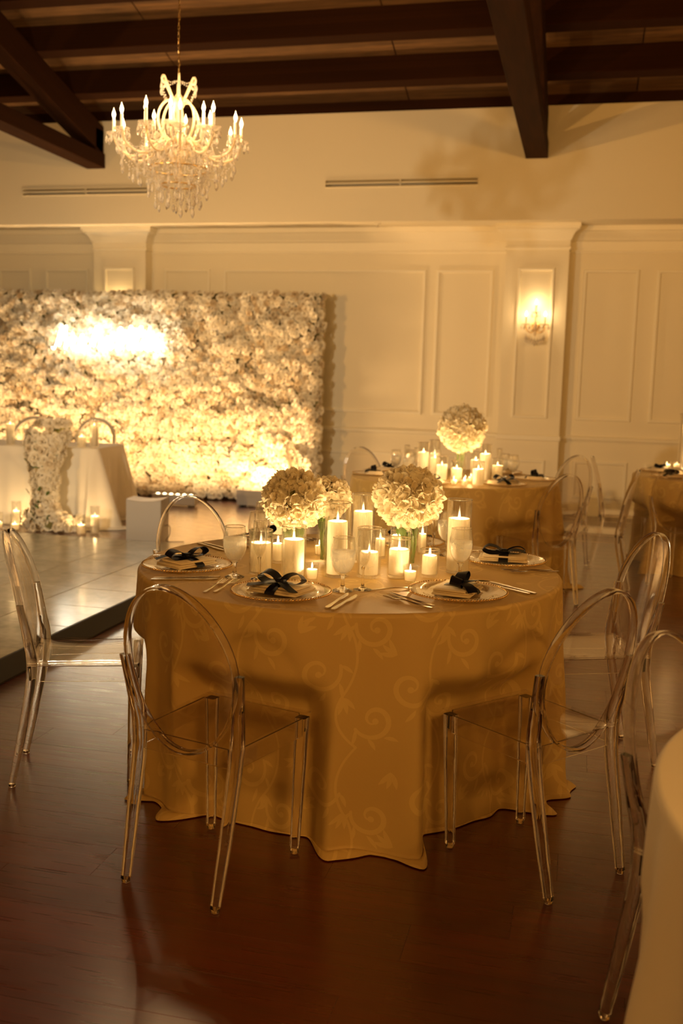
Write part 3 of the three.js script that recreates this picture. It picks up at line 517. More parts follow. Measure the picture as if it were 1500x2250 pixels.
function bouquet(x, z, vr, vh, cx, cy, cz, r, ry, count, label, vaseLabel, seed) {
  const v = thing('glass_vase', vaseLabel, 'vase', [x, CY, z]);
  part('glass', outward(lathe([[0, 0], [vr - 0.002, 0], [vr, 0.002], [vr, vh - 0.001], [vr - 0.0015, vh], [vr - 0.003, vh - 0.001], [vr - 0.003, 0.011], [0, 0.010]], 36)), M.glassThin, v);
  const t = thing('flower_ball', label, 'flowers', [cx, cy, cz]), R = rng(seed), by = CY - cy;
  part('core', new THREE.SphereGeometry(1, 20, 14).scale(r * 0.80, ry * 0.80, r * 0.80), M.moss, t);
  for (let i = 0; i < 7; i++) { const a = i / 7 * TAU; part('stem', tube([V(Math.cos(a) * 0.012 + x - cx, by + 0.014, Math.sin(a) * 0.012 + z - cz), V(Math.cos(a + 1) * vr * 0.5 + x - cx, by + vh * 0.6, Math.sin(a + 1) * vr * 0.5 + z - cz), V(Math.cos(a) * 0.03, -ry * 0.6, Math.sin(a) * 0.03)], 0.0035, 10, 6), M.stem, t); }
  for (let i = 0; i < 4; i++) { const a = i * 1.7 + 0.9, g = grid(4, 8, (u, w) => { const q = Math.sin(PI * w) * 0.017 * (u - 0.5) * 2; return [q, -w * 0.075, 0.012 * Math.sin(w * 3) + Math.abs(u - 0.5) * 0.008]; }).rotateX(-0.25).rotateY(a).translate(Math.sin(a) * vr * 0.45, -ry * 0.80, Math.cos(a) * vr * 0.45); part('leaf', g, M.leaf, t); }
  for (let i = 0; i < count; i++) {
    const y = 1 - 2 * (i + 0.5) / count, a = i * 2.399963 + 0.2 * R(), q = Math.sqrt(1 - y * y), n = V(Math.cos(a) * q, y, Math.sin(a) * q), lump = 1 + 0.10 * N(n.x * 2.3 + seed, n.y * 2.3, n.z * 2.3);
    const m = part('floret', floretGs[Math.floor(R() * 5)], M.petals[R() < 0.55 ? 0 : R() < 0.6 ? 1 : 2], t), s = (0.75 + 0.5 * R()) * Math.min(1.15, r / 0.105);
    m.position.set(n.x * r * 0.86 * lump, n.y * ry * 0.86 * lump, n.z * r * 0.86 * lump);
    m.quaternion.setFromUnitVectors(V(0, 0, 1), n.clone().add(V(R() - 0.5, R() - 0.5, R() - 0.5).multiplyScalar(1.1)).normalize()); m.rotateZ(R() * TAU); m.scale.setScalar(s);
  }
  return t;
}
bouquet(-0.995, -3.445, 0.034, 0.175, -0.992, 1.030, -3.45, 0.108, 0.098, 240, 'larger round ball of ivory ruffled flowers, left front of the nearest table', 'clear cylinder vase with stems under the left front flower ball', 11);
bouquet(-0.925, -3.645, 0.030, 0.165, -0.920, 1.018, -3.67, 0.080, 0.074, 170, 'smaller ball of ivory ruffled flowers just behind the left front one', 'clear cylinder vase under the smaller flower ball behind', 12);
bouquet(-0.600, -3.700, 0.038, 0.165, -0.615, 1.030, -3.70, 0.121, 0.104, 280, 'round ball of ivory ruffled flowers, right side of the nearest table', 'clear cylinder vase with green stems under the right flower ball', 13);

// ---------------------------------------------------------------- place settings
const chargerG = outward(lathe([[0, 0], [0.098, 0], [0.108, 0.002], [0.130, 0.010], [0.160, 0.0125], [0.162, 0.0145], [0.160, 0.0160], [0.129, 0.0135], [0.107, 0.0055], [0.097, 0.004], [0, 0.004]], 64));
const chargerBeads = join(Array.from({ length: 96 }, (_, i) => new THREE.IcosahedronGeometry(0.0042, 1).translate(Math.cos(i / 96 * TAU) * 0.163, 0.0145, Math.sin(i / 96 * TAU) * 0.163)));
const napkinG = (seed) => { const l = [[0.172, 0.118, 0, 0], [0.166, 0.110, 0.006, -0.002], [0.158, 0.098, -0.004, -0.006]].map(([w, d, x, z], k) => { const g = new RoundedBoxGeometry(w, 0.0062, d, 3, 0.003); g.translate(x, k * 0.0056, z); const p = g.attributes.position; for (let i = 0; i < p.count; i++) p.setY(i, p.getY(i) * 1 + 0.003 * N(p.getX(i) * 18 + seed, p.getZ(i) * 18) + 0.012 * (k + 1) * 0.3 * Math.cos(p.getX(i) * 14) * Math.cos(p.getZ(i) * 18) + (Math.abs(p.getX(i)) < 0.02 ? -0.001 : 0)); return g; }); const g = join(l); g.computeVertexNormals(); return toCreasedNormals(g, 0.8).translate(0, 0.004, 0); };
function ribbonGeo(pts, w, twist0 = 0, twist1 = 0, axis = V(0, 0, 1)) { // flat satin strip along pts, its width along axis turned by the twist
  const c = new THREE.CatmullRomCurve3(pts, false, 'centripetal'), fr = [], n = 22;
  for (let i = 0; i <= n; i++) { const t = i / n, T = c.getTangent(t), u = axis.clone().addScaledVector(T, -axis.dot(T)).normalize().applyAxisAngle(T, twist0 + (twist1 - twist0) * t); fr.push({ p: c.getPoint(t), u, v: V().crossVectors(T, u) }); }
  return sweep([[-w / 2, -0.0006], [w / 2, -0.0006], [w / 2, 0.0006], [-w / 2, 0.0006]], fr);
}
function napkin(x, z, turn, label, seed) {
  const t = thing('folded_napkin', label, 'napkin', [x, CY + 0.0085, z], turn), R = rng(seed * 17 + 3), j = (a) => (R() - 0.5) * a;
  t.scale.set(1.08, 1.05, 1.1);
  part('cloth', napkinG(seed), M.napkin, t);
  const b = 0.034, top = 0.0275;
  part('ribbon_band', ribbonGeo([V(0, 0.002, 0.066), V(0, 0.010, 0.062), V(0, top - 0.004, 0.034), V(0, top, 0), V(0, top - 0.004, -0.034), V(0, 0.010, -0.066), V(0, 0.002, -0.068)], b, 0, 0, V(1, 0, 0)), M.ribbon, t);
  part('ribbon_knot', rbox(0.026, 0.016, 0.028, 0.007, 0, top + 0.007, 0, 3), M.ribbon, t);
  for (const s of [-1, 1]) {
    const h = 0.022 + 0.012 * R(), f = j(0.02);
    part('bow_loop', ribbonGeo([V(s * 0.004, top + 0.006, 0), V(s * 0.026, top + h * 0.8, f * 0.6), V(s * 0.058, top + h, f), V(s * 0.076, top + h * 0.45, f), V(s * 0.056, top + 0.001, f), V(s * 0.024, top + 0.001, f * 0.5), V(s * 0.004, top + 0.006, 0)], b, j(0.3), j(0.3), V(0, 0.25 * s, 1)), M.ribbon, t);
    const e = 0.070 + 0.025 * R();
    part('bow_tail', ribbonGeo([V(s * 0.003, top + 0.004, 0.004), V(s * 0.022, top + 0.006, 0.026), V(s * 0.048, top - 0.001 + 0.008 * R(), 0.046), V(s * e, 0.018 + 0.008 * R(), 0.056 + j(0.02))], b * 0.9, 0, j(0.8), V(-0.6 * s, 0, 1)), M.ribbon, t);
  }
  return t;
}
const forkG = (() => { const s = new THREE.Shape(), P = [[-0.004, -0.1], [0.004, -0.1], [0.0055, -0.085], [0.0028, -0.03], [0.0026, 0.01], [0.0045, 0.03], [0.0115, 0.045], [0.0115, 0.1], [0.0082, 0.1], [0.0078, 0.058], [0.0048, 0.058], [0.0046, 0.1], [0.0014, 0.1], [0.0012, 0.058], [-0.0012, 0.058], [-0.0014, 0.1], [-0.0046, 0.1], [-0.0048, 0.058], [-0.0078, 0.058], [-0.0082, 0.1], [-0.0115, 0.1], [-0.0115, 0.045], [-0.0045, 0.03], [-0.0026, 0.01], [-0.0028, -0.03], [-0.0055, -0.085]]; P.forEach((p, i) => (i ? s.lineTo(...p) : s.moveTo(...p))); return bendFlat(s, (v) => 0.0035 + 0.006 * Math.exp(-(((v - 0.02) / 0.03) ** 2)) + 0.006 * smooth(0.05, 0.1, v)); })();
const knifeG = (() => { const s = new THREE.Shape(), P = [[-0.006, -0.115], [0.006, -0.115], [0.008, -0.1], [0.005, -0.02], [0.005, 0.0], [0.0095, 0.02], [0.0095, 0.08], [0.006, 0.105], [-0.001, 0.115], [-0.006, 0.11], [-0.006, 0.0], [-0.005, -0.02], [-0.008, -0.1]]; P.forEach((p, i) => (i ? s.lineTo(...p) : s.moveTo(...p))); return bendFlat(s, () => 0.002, 0.0035); })();
const spoonG = (() => { const s = new THREE.Shape(), P = [[-0.004, -0.085], [0.004, -0.085], [0.005, -0.07], [0.002, 0.0], [0.0028, 0.03], [0.011, 0.045], [0.015, 0.062], [0.012, 0.08], [0, 0.09], [-0.012, 0.08], [-0.015, 0.062], [-0.011, 0.045], [-0.0028, 0.03], [-0.002, 0.0], [-0.005, -0.07]]; P.forEach((p, i) => (i ? s.lineTo(...p) : s.moveTo(...p))); return bendFlat(s, (v) => 0.002 + 0.006 * Math.exp(-(((v - 0.01) / 0.035) ** 2))); })();
function bendFlat(s, lift, depth = 0.0018) { // a flat cut-out laid down along z and bent upward
  const g = new THREE.ExtrudeGeometry(s, { depth, bevelEnabled: true, bevelSize: 0.0006, bevelThickness: 0.0006, bevelSegments: 1, bevelOffset: -0.0006, curveSegments: 6 }), p = g.attributes.position;
  for (let i = 0; i < p.count; i++) { const x = p.getX(i), y = p.getY(i), z = p.getZ(i); p.setXYZ(i, -x, z + lift(y), y); }
  g.computeVertexNormals(); return toCreasedNormals(g, 0.5);
}
function flat(name, geo, label, category, x, z, turn) { const o = shade(new THREE.Mesh(geo, M.metal)); o.name = numbered(name); o.position.set(x, CY - 0.0005, z); o.rotation.y = turn; scene.add(o); return tag(o, label, category); }
function setting(c, deg, r, where, seed, o = {}) {
  const a = rad(deg), x = c.x + Math.cos(a) * r, z = c.z + Math.sin(a) * r, turn = facing(x, z, c), at = (l, d) => [x + Math.cos(turn) * l + Math.sin(turn) * d, z - Math.sin(turn) * l + Math.cos(turn) * d];
  const t = thing('charger_plate', 'clear charger plate with beaded gold rim, ' + where, 'plate', [x, CY, z]);
  part('glass', chargerG, M.glassThin, t); part('beaded_rim', chargerBeads, M.gold, t);
  napkin(x + (o.nx ?? 0), z + (o.nz ?? 0), turn + PI + (o.nt ?? 0), 'folded cream napkin tied with a black satin bow, ' + where, seed);
  if (o.plain) return;
  flat('fork', forkG, 'silver fork, outer of the pair, ' + where, 'fork', ...at(0.235, -0.02), turn + (o.f1 ?? 0.05)); flat('fork', forkG, 'silver fork, inner beside the charger, ' + where, 'fork', ...at(0.205, 0), turn + (o.f2 ?? -0.03));
  flat('knife', knifeG, 'silver knife, nearer the charger, ' + where, 'knife', ...at(-0.205, -0.01), turn + (o.k1 ?? 0.04)); flat('knife', knifeG, 'silver knife, outer of the two, ' + where, 'knife', ...at(-0.235, -0.02), turn + (o.k2 ?? -0.03));
}
setting(TABLE, 99.5, 0.585, 'front left of the nearest table', 1, { nt: -0.1, f1: 0.16, f2: 0.12, k1: 0.1, k2: 0.06 });
setting(TABLE, 39.5, 0.59, 'front right of the nearest table', 2, { nt: 0.55, f1: 0.12, f2: 0.10 });
setting(TABLE, -29, 0.635, 'right side of the nearest table', 3, { nt: 1.1 });
setting(TABLE, 155, 0.61, 'left side of the nearest table', 4, { nt: -0.9 });
setting(TABLE, 217, 0.58, 'back left of the nearest table', 5, { nt: 0.3 });
setting(TABLE, 281, 0.60, 'back right of the nearest table', 6);
flat('spoon', spoonG, 'silver dessert spoon lying above the front right charger', 'spoon', -0.575, -3.255, rad(120));

// ---------------------------------------------------------------- far round table
{
  const tall = (x, z, h, wh, where) => candleInGlass(x, CY, z, 0.044, h, 0.038, wh, where + ' of the far round table', POWER.candle * 1.4);
  tall(-1.095, -7.17, 0.27, 0.20, 'tall at the left end'); tall(-1.06, -7.50, 0.27, 0.17, 'tall at the left, behind another'); tall(-0.655, -7.25, 0.27, 0.20, 'tall beside the flowers');
  tall(-0.575, -7.385, 0.16, 0.11, 'medium at the right end'); tall(-0.665, -6.88, 0.17, 0.12, 'medium at the front right'); tall(-0.945, -7.075, 0.18, 0.12, 'medium at the front left'); tall(-0.84, -7.09, 0.15, 0.10, 'medium in the front middle');
  tall(-1.03, -7.31, 0.20, 0.15, 'medium at the left middle'); tall(-0.74, -7.42, 0.2, 0.14, 'medium in the back middle');
  for (const [x, z, w] of [[-0.827, -6.84, 'front middle'], [-0.752, -6.81, 'front, right of the middle'], [-1.045, -6.99, 'left front'], [-0.74, -7.13, 'centre right'], [-0.76, -6.95, 'second row'], [-1.21, -7.2, 'far left by the goblets']]) votive(x, CY, z, 0.026, 0.062, w + ' on the far round table', POWER.candle * 1.4);
  for (const [x, z, w] of [[-1.36, -7.52, 'leftmost on the far table'], [-1.265, -7.60, 'second from the left on the far table'], [-1.235, -7.36, 'nearest the candles at the left on the far table'], [-0.545, -7.62, 'left of the right pair on the far table'], [-0.470, -7.52, 'rightmost on the far table']]) goblet(x, CY, z, w);
  flute(-1.32, CY, -7.78, 'among the goblets at the left of the far table'); flute(-0.60, CY, -7.83, 'behind the goblets at the right of the far table'); flute(-1.20, CY, -7.52, 'beside the tall left cylinder on the far table');
  const far = (deg, r, where, seed) => setting(FAR, deg, r, where, seed, { plain: true });
  far(205, 0.6, 'far table left, behind', 21); far(168, 0.60, 'far table left, in front', 22); far(100, 0.60, 'far table front middle', 23); far(47, 0.58, 'far table front right', 24); far(-8, 0.6, 'far table right end', 25); far(-60, 0.62, 'far table back right', 26);
  const t = thing('flower_ball', 'large ivory flower ball on the far round table, lit from below by candles', 'flowers', [-0.845, 1.135, -7.33]), R = rng(77), l = [[], [], []];
  part('core', new THREE.SphereGeometry(0.135, 18, 12), M.moss, t);
  for (let i = 0; i < 260; i++) { const y = 1 - 2 * (i + 0.5) / 260, a = i * 2.399963, q = Math.sqrt(1 - y * y), n = V(Math.cos(a) * q, y, Math.sin(a) * q), m = part('floret', floretGs[Math.floor(R() * 5)], M.petals[Math.floor(R() * 3)], t); m.position.copy(n).multiplyScalar(0.142 * (1 + 0.12 * N(n.x * 2, n.y * 2, n.z * 2 + 4))); m.quaternion.setFromUnitVectors(V(0, 0, 1), n.clone().add(V(R() - 0.5, R() - 0.5, R() - 0.5)).normalize()); m.rotateZ(R() * TAU); m.scale.setScalar(1.2 + 0.4 * R()); }
  for (let i = 0; i < 5; i++) part('stem', tube([V(Math.cos(i * 1.3) * 0.015, 0.78 - 1.135, Math.sin(i * 1.3) * 0.015), V(Math.cos(i * 1.3) * 0.03, -0.1, Math.sin(i * 1.3) * 0.03)], 0.004, 4, 6), M.stem, t);
  const v = thing('glass_vase', 'clear vase under the flower ball on the far round table', 'vase', [-0.845, CY, -7.33]);
  part('glass', outward(lathe([[0, 0], [0.045, 0], [0.047, 0.002], [0.047, 0.239], [0.0455, 0.24], [0.044, 0.239], [0.044, 0.011], [0, 0.010]], 28)), M.glassThin, v);
}
// farther table at the right edge
{
  votive(0.755, CY, -9.12, 0.035, 0.075, 'left of the pair on the farther right table', POWER.candle * 1.4); votive(0.84, CY, -9.13, 0.035, 0.08, 'right of the pair on the farther right table', POWER.candle * 1.4); votive(0.83, CY, -8.55, 0.030, 0.062, 'in front of the tall cylinder on the farther right table', POWER.candle * 1.4);
  cylinderGlass(0.845, CY, -8.76, 0.042, 0.50, 'very tall slim glass cylinder with a raised candle on the farther right table'); candle(0.845, CY + 0.0095, -8.76, 0.016, 0.405, 'slim tall lit candle inside the tallest cylinder at the right edge', POWER.candle * 1.4);
  setting(THIRD, 207, 0.60, 'farther right table, nearest its left rim', 31, { plain: true }); setting(THIRD, 150, 0.56, 'farther right table, front left', 32, { plain: true });
}

// ---------------------------------------------------------------- roses, flower wall, garland
function roseG(seed) { // a full rose of about unit radius that opens toward +z
  const R = rng(seed), l = [];
  const ring = (n, r, open, w, h, z0, a0) => { for (let i = 0; i < n; i++) { const a = a0 + i / n * TAU + 0.25 * (R() - 0.5), o = open + 0.18 * (R() - 0.5); l.push(grid(3, 2, (u, v) => { const s = (u - 0.5) * 2, ww = w * (0.55 + 0.5 * Math.sin(PI * Math.min(1, 0.15 + v * 0.75))), out = r * (0.35 + 0.65 * v) + o * v * v * 0.55 - 0.10 * s * s, zz = z0 + h * v * (1 - 0.45 * o * v) - 0.10 * s * s * v; return [out, s * ww, zz]; }).rotateZ(a)); } };
  ring(6, 0.52, 0.95, 0.52, 0.42, 0.0, 0); ring(6, 0.40, 0.5, 0.42, 0.58, 0.10, 0.5); ring(5, 0.24, 0.22, 0.30, 0.66, 0.16, 0.2);
  l.push(new THREE.SphereGeometry(0.2, 7, 4).scale(1, 1, 1.2).translate(0, 0, 0.62));
  return join(l);
}
const roseGs = [0, 1, 2, 3].map((k) => roseG(k * 13 + 5));
const FW = { x0: -7.86, x1: -2.985, y1: 2.44, zf: -11.20 };
{
  const t = thing('flower_wall', 'tall wall packed with ivory roses and hydrangeas, uplit from the floor', 'flower wall', [0, 0, 0]), R = rng(42);
  part('backing', rbox(FW.x1 - FW.x0, FW.y1 - 0.03, 0.06, 0.01, (FW.x0 + FW.x1) / 2, (FW.y1 - 0.03) / 2 + 0.03, FW.zf - 0.14), M.moss, t);
  for (const x of [-7.4, -6.1, -4.8, -3.5]) part('foot', [rbox(0.06, 0.03, 0.26, 0.006, x, 0.015, FW.zf - 0.17)], M.whiteBox, t);
  const all = [], step = 0.064;
  for (let j = 0, y = 0.06; y < FW.y1 + 0.02; y += step * 0.86, j++) for (let x = FW.x0 + (j % 2) * step / 2; x < FW.x1 + 0.03; x += step) {
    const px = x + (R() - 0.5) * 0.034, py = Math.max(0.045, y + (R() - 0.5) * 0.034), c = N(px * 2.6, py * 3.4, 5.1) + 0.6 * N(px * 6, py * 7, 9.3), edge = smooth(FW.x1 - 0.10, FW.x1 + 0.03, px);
    all.push({ p: V(px, py, FW.zf + 0.085 * c + 0.03 * (R() - 0.5) - 0.09 * edge), n: V((R() - 0.5) * 1.0 + edge * 1.6, (R() - 0.5) * 1.0 - 0.05 + smooth(FW.y1 - 0.1, FW.y1, py) * 0.8, 1).normalize(), s: 0.034 + 0.018 * R() + 0.006 * c, k: Math.floor(R() * 4), m: R() < 0.62 + 0.5 * c ? 0 : R() < 0.6 ? 1 : 2, r: R() * TAU });  // deeper blooms mostly get darker tones: recess shade put into the colour
  }
  for (let y = 0.06; y < FW.y1; y += 0.058) for (let k = 0; k < 2; k++) all.push({ p: V(FW.x1 + 0.012 * R(), y + 0.02 * (R() - 0.5), FW.zf - 0.09 - k * 0.06), n: V(1, (R() - 0.5) * 0.6, (R() - 0.5) * 0.6).normalize(), s: 0.034 + 0.016 * R(), k: Math.floor(R() * 4), m: Math.floor(R() * 2), r: R() * TAU });
  // the blooms nearest the camera are single parts, the rest of each tone one instanced part
  const inView = (q) => q.p.x > -6.9 && !(q.p.y < 0.75 && q.p.x < -4.3), order = all.map((q, i) => [inView(q) ? -q.s : 1, i]).sort((a, b) => a[0] - b[0]).slice(0, 290).map((q) => q[1]), own = new Set(order), Q = new THREE.Quaternion(), Q2 = new THREE.Quaternion(), mat4 = new THREE.Matrix4();
  const place = (q) => { Q.setFromUnitVectors(V(0, 0, 1), q.n); Q2.setFromAxisAngle(V(0, 0, 1), q.r); return Q.multiply(Q2); };
  const groups = new Map();
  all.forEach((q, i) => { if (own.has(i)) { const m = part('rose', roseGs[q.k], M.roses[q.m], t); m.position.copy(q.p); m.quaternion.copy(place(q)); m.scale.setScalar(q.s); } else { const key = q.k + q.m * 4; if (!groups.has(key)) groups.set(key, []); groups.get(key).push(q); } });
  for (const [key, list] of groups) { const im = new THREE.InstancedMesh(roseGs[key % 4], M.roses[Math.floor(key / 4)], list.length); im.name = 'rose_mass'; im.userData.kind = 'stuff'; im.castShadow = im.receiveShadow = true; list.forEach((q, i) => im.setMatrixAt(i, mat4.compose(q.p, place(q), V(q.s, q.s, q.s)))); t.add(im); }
}
{
  // roses tumbling from the middle of the white table to the floor
  const t = thing('rose_garland', 'cascade of white roses spilling from the white table down to the floor', 'flowers', [0, 0, 0]), R = rng(91), spine = new THREE.CatmullRomCurve3([V(-4.86, 0.93, -8.75), V(-4.86, 0.88, -8.50), V(-4.855, 0.70, -8.40), V(-4.83, 0.45, -8.36), V(-4.80, 0.2, -8.33), V(-4.74, 0.06, -8.26)]);
  const bed = []; for (let i = 0; i <= 20; i++) { const q = spine.getPoint(i / 20); bed.push(sphere(0.062, q.x, Math.max(0.064, q.y), q.z - 0.03, 10, 8).translate(0, 0, 0)); }
  part('foliage', bed, M.moss, t);
  const add = (p, n, s) => { const m = part('rose', roseGs[Math.floor(R() * 4)], M.roses[R() < 0.7 ? 0 : 1], t); m.position.copy(p); m.quaternion.setFromUnitVectors(V(0, 0, 1), n); m.rotateZ(R() * TAU); m.scale.setScalar(s); };
  for (let i = 0; i < 230; i++) { const k = R(), q = spine.getPoint(k), a = (R() - 0.5) * PI * 1.15, wide = 0.15 + 0.045 * Math.sin(k * 7) + (k > 0.85 ? 0.05 : 0), dir = V(Math.sin(a), k < 0.15 ? 0.7 : (R() - 0.5) * 0.5, Math.cos(a)).normalize(); add(V(q.x + dir.x * wide, Math.max(0.05, q.y + dir.y * wide * 0.7), q.z + dir.z * wide * 0.62), dir.add(V((R() - 0.5) * 0.6, (R() - 0.5) * 0.6, 0.3)).normalize(), 0.040 + 0.030 * R() * R()); }
  for (let i = 0; i < 60; i++) { const x = -4.98 + 0.52 * R(), z = -8.30 + 0.10 * (R() - 0.5), y = 0.045 + 0.10 * R() * R(); add(V(x, y, z), V((R() - 0.5), 0.6 * R(), 1).normalize(), 0.030 + 0.022 * R()); }
  for (let i = 0; i < 26; i++) { const k = R(), q = spine.getPoint(k), a = (R() - 0.5) * 2.4, g = grid(2, 4, (u, v) => [(u - 0.5) * 0.030 * Math.sin(PI * Math.min(1, 0.08 + v * 0.92)), v * 0.075, 0.02 * v * v]); const m = part('leaf', g, M.leaf, t); m.position.set(q.x + Math.sin(a) * 0.15, Math.max(0.06, q.y), q.z + Math.cos(a) * 0.10); m.rotation.set((R() - 0.3) * 1.2, a, (R() - 0.5) * 2); }
}
// candles on and below the white table
for (const [x, z, h, wh, w] of [[-5.33, -8.60, 0.26, 0.20, 'tall at the left on the white table'], [-5.20, -8.68, 0.15, 0.08, 'low beside the garland on the white table'], [-4.63, -8.70, 0.16, 0.10, 'low right of the garland on the white table'], [-4.53, -8.76, 0.26, 0.21, 'tall at the right end of the white table'], [-5.07, -8.72, 0.12, 0.07, 'short, left of the garland top on the white table']]) candleInGlass(x, 0.763, z, 0.045, h, 0.037, wh, w, POWER.candle * 1.3);
for (const [x, z, h, w] of [[-4.385, -8.215, 0.09, 'short, on the floor right of the garland'], [-4.30, -8.32, 0.16, 'taller, on the floor right of the garland'], [-5.12, -8.34, 0.16, 'on the floor left of the garland'], [-5.24, -8.23, 0.06, 'low on the floor at the left edge'], [-5.05, -8.20, 0.06, 'low on the floor beside the fallen roses']]) candleInGlass(x, 0.001, z, 0.045, Math.max(0.12, h + 0.09), 0.036, h, w, POWER.candle * 1.3);

// ---------------------------------------------------------------- uplights, white box, sign
for (const [x, z, label, len] of [[-4.43, -10.50, 'white floor uplight bar with a row of six lit lenses beside the white table', 0.52], [-3.52, -10.80, 'white floor uplight bar facing the right end of the flower wall', 0.52], [-5.55, -10.55, 'white floor uplight bar hidden behind the white table', 0.52], [-6.65, -10.55, 'white floor uplight bar at the left end of the flower wall', 0.52]]) {
  const t = thing('uplight_bar', label, 'light', [x, 0, z]);
  part('housing', rbox(len, 0.115, 0.12, 0.012, 0, 0.0725, 0), M.whiteBox, t);
  for (const s of [-1, 1]) part('foot', rbox(0.03, 0.016, 0.16, 0.004, s * (len / 2 - 0.06), 0.008, 0), M.black, t);
  for (let k = 0; k < 6; k++) part('lens', new THREE.SphereGeometry(0.021, 14, 8, 0, TAU, 0, PI / 2).scale(1, 0.7, 1).translate(-0.2 + k * 0.08, 0.129, 0.018), M.ledLens, t);
  if (x === -3.52) part('back_panel', rbox(len, 0.075, 0.014, 0.004, 0, 0.155, 0.055), M.whiteBox, t);
  const l = new THREE.RectAreaLight(UPLIGHT, POWER.uplight, 0.46, 0.05); l.name = 'uplight'; l.position.set(0, 0.155, -0.02); l.lookAt(0, 1.155, -0.02 - 0.14); t.add(l);
}
{
  const t = thing('white_box', 'white upright box with a dipped top edge on the floor right of the white table', 'box', [-3.64, 0, -8.02], 0.16);
  const s = new THREE.Shape(); s.moveTo(-0.155, 0); s.lineTo(0.155, 0); s.lineTo(0.155, 0.40); s.quadraticCurveTo(0, 0.365, -0.155, 0.40); s.closePath();
  part('shell', new THREE.ExtrudeGeometry(s, { depth: 0.26, bevelEnabled: true, bevelSize: 0.008, bevelThickness: 0.008, bevelSegments: 2, bevelOffset: -0.008 }).translate(0, 0, -0.13), M.whiteBox, t);
  part('cable', tube([V(0.150, 0.16, 0.02), V(0.20, 0.17, 0.03), V(0.205, 0.09, 0.03), V(0.17, 0.03, 0.02), V(0.30, 0.006, -0.1)], 0.004, 24, 6), M.black, t);
}
{
  // script lettering in bent tube, letter by letter: strokes in units of the lower-case height
  const L = {
    M: [[[-0.25, 0.1], [0.05, -0.1], [0.45, 1.6], [0.62, 2.3], [0.72, 1.6], [0.62, 0.2], [0.95, 1.5], [1.25, 2.3], [1.36, 1.5], [1.3, 0.3], [1.42, 0.0], [1.75, 0.35]], 1.72],
    r: [[[0, 0.3], [0.22, 0.95], [0.3, 1.1], [0.36, 0.9], [0.5, 0.92], [0.46, 0.3], [0.56, 0.02], [0.8, 0.32]], 0.78],
    s: [[[0, 0.3], [0.25, 0.85], [0.34, 1.08], [0.42, 0.7], [0.5, 0.25], [0.3, 0.0], [0.12, 0.12], [0.4, 0.08], [0.8, 0.35]], 0.78],
    '&': [[[0.75, 0.1], [0.35, 0.9], [0.3, 1.35], [0.52, 1.4], [0.5, 1.05], [0.15, 0.55], [0.12, 0.1], [0.4, 0.0], [0.7, 0.45], [0.78, 0.6]], 1.0],
    V: [[[-0.2, 1.7], [0.05, 2.2], [0.2, 1.9], [0.3, 0.8], [0.38, 0.0], [0.7, 0.9], [1.05, 2.0], [1.3, 2.35], [1.42, 2.15]], 1.15],
    a: [[[0.62, 0.88], [0.35, 1.02], [0.08, 0.6], [0.12, 0.1], [0.34, 0.05], [0.62, 0.9], [0.62, 0.25], [0.74, 0.02], [0.95, 0.33]], 0.93],
    l: [[[0, 0.3], [0.35, 1.2], [0.5, 2.1], [0.38, 2.35], [0.24, 1.9], [0.26, 0.4], [0.4, 0.02], [0.62, 0.33]], 0.6],
    d: [[[0.62, 0.88], [0.35, 1.02], [0.08, 0.6], [0.12, 0.1], [0.34, 0.05], [0.64, 0.9], [0.86, 2.3], [0.7, 0.9], [0.66, 0.25], [0.78, 0.02], [0.97, 0.33]], 0.95],
    e: [[[0, 0.3], [0.4, 0.55], [0.5, 0.95], [0.3, 1.05], [0.12, 0.6], [0.2, 0.1], [0.45, 0.02], [0.78, 0.35]], 0.76],
  };
  const words = 'Mr & Mrs Valdes', t = thing('neon_sign', 'white glowing script sign reading Mr & Mrs Valdes on the flower wall', 'sign', [-6.235, 1.755, -11.0]);
  let w = 0; for (const c of words) w += c === ' ' ? 0.42 : L[c][1];
  const k = 1.40 / (w + 0.3), ky = 0.118; let x = 0.2;
  for (const c of words) { if (c === ' ') { x += 0.42; continue; } const [p, adv] = L[c]; part('letter', tube(p.map(([a, b], i) => V((x + a + b * 0.18) * k, b * ky, 0.012 * Math.sin(i * 1.9))), 0.0065, p.length * 7, 8), M.neon, t); x += adv; }
  for (const sx of [0.12, 0.7, 1.28]) part('standoff', new THREE.CylinderGeometry(0.006, 0.006, 0.12, 8).rotateX(PI / 2).translate(sx, 0.03, -0.062), M.acrylic, t);
  const l = new THREE.RectAreaLight(lin(1, 0.93, 0.80), POWER.neon, 1.4, 0.2); l.name = 'neon_glow'; l.position.set(0.7, 0.11, 0.025); l.lookAt(0.7, 0.11, -1); t.add(l);
}

// ---------------------------------------------------------------- chandelier and sconces
const beadG = new THREE.IcosahedronGeometry(1, 0);
const bead = (p, r) => beadG.clone().scale(r, r, r).translate(p.x, p.y, p.z);
const dropG = outward(new THREE.LatheGeometry([[0, -0.052], [0.006, -0.046], [0.0125, -0.032], [0.0105, -0.016], [0.004, -0.004], [0, 0]].map((p) => new THREE.Vector2(...p)), 8).toNonIndexed()); dropG.computeVertexNormals();
const almond = (s) => dropG.clone().scale(s, s, s * 0.7);
function strand(pts, r = 0.0068, gap = 0.0165) { const c = new THREE.CatmullRomCurve3(pts), n = Math.max(2, Math.round(c.getLength() / gap)), l = []; for (let i = 0; i <= n; i++) l.push(bead(c.getPointAt(i / n), r * (i % 3 ? 0.86 : 1.1))); return join(l); }
const bulbG = outward(lathe([[0, 0], [0.006, 0], [0.008, 0.006], [0.0125, 0.018], [0.0130, 0.026], [0.0095, 0.038], [0.0042, 0.050], [0.0016, 0.060], [0, 0.064]], 14));
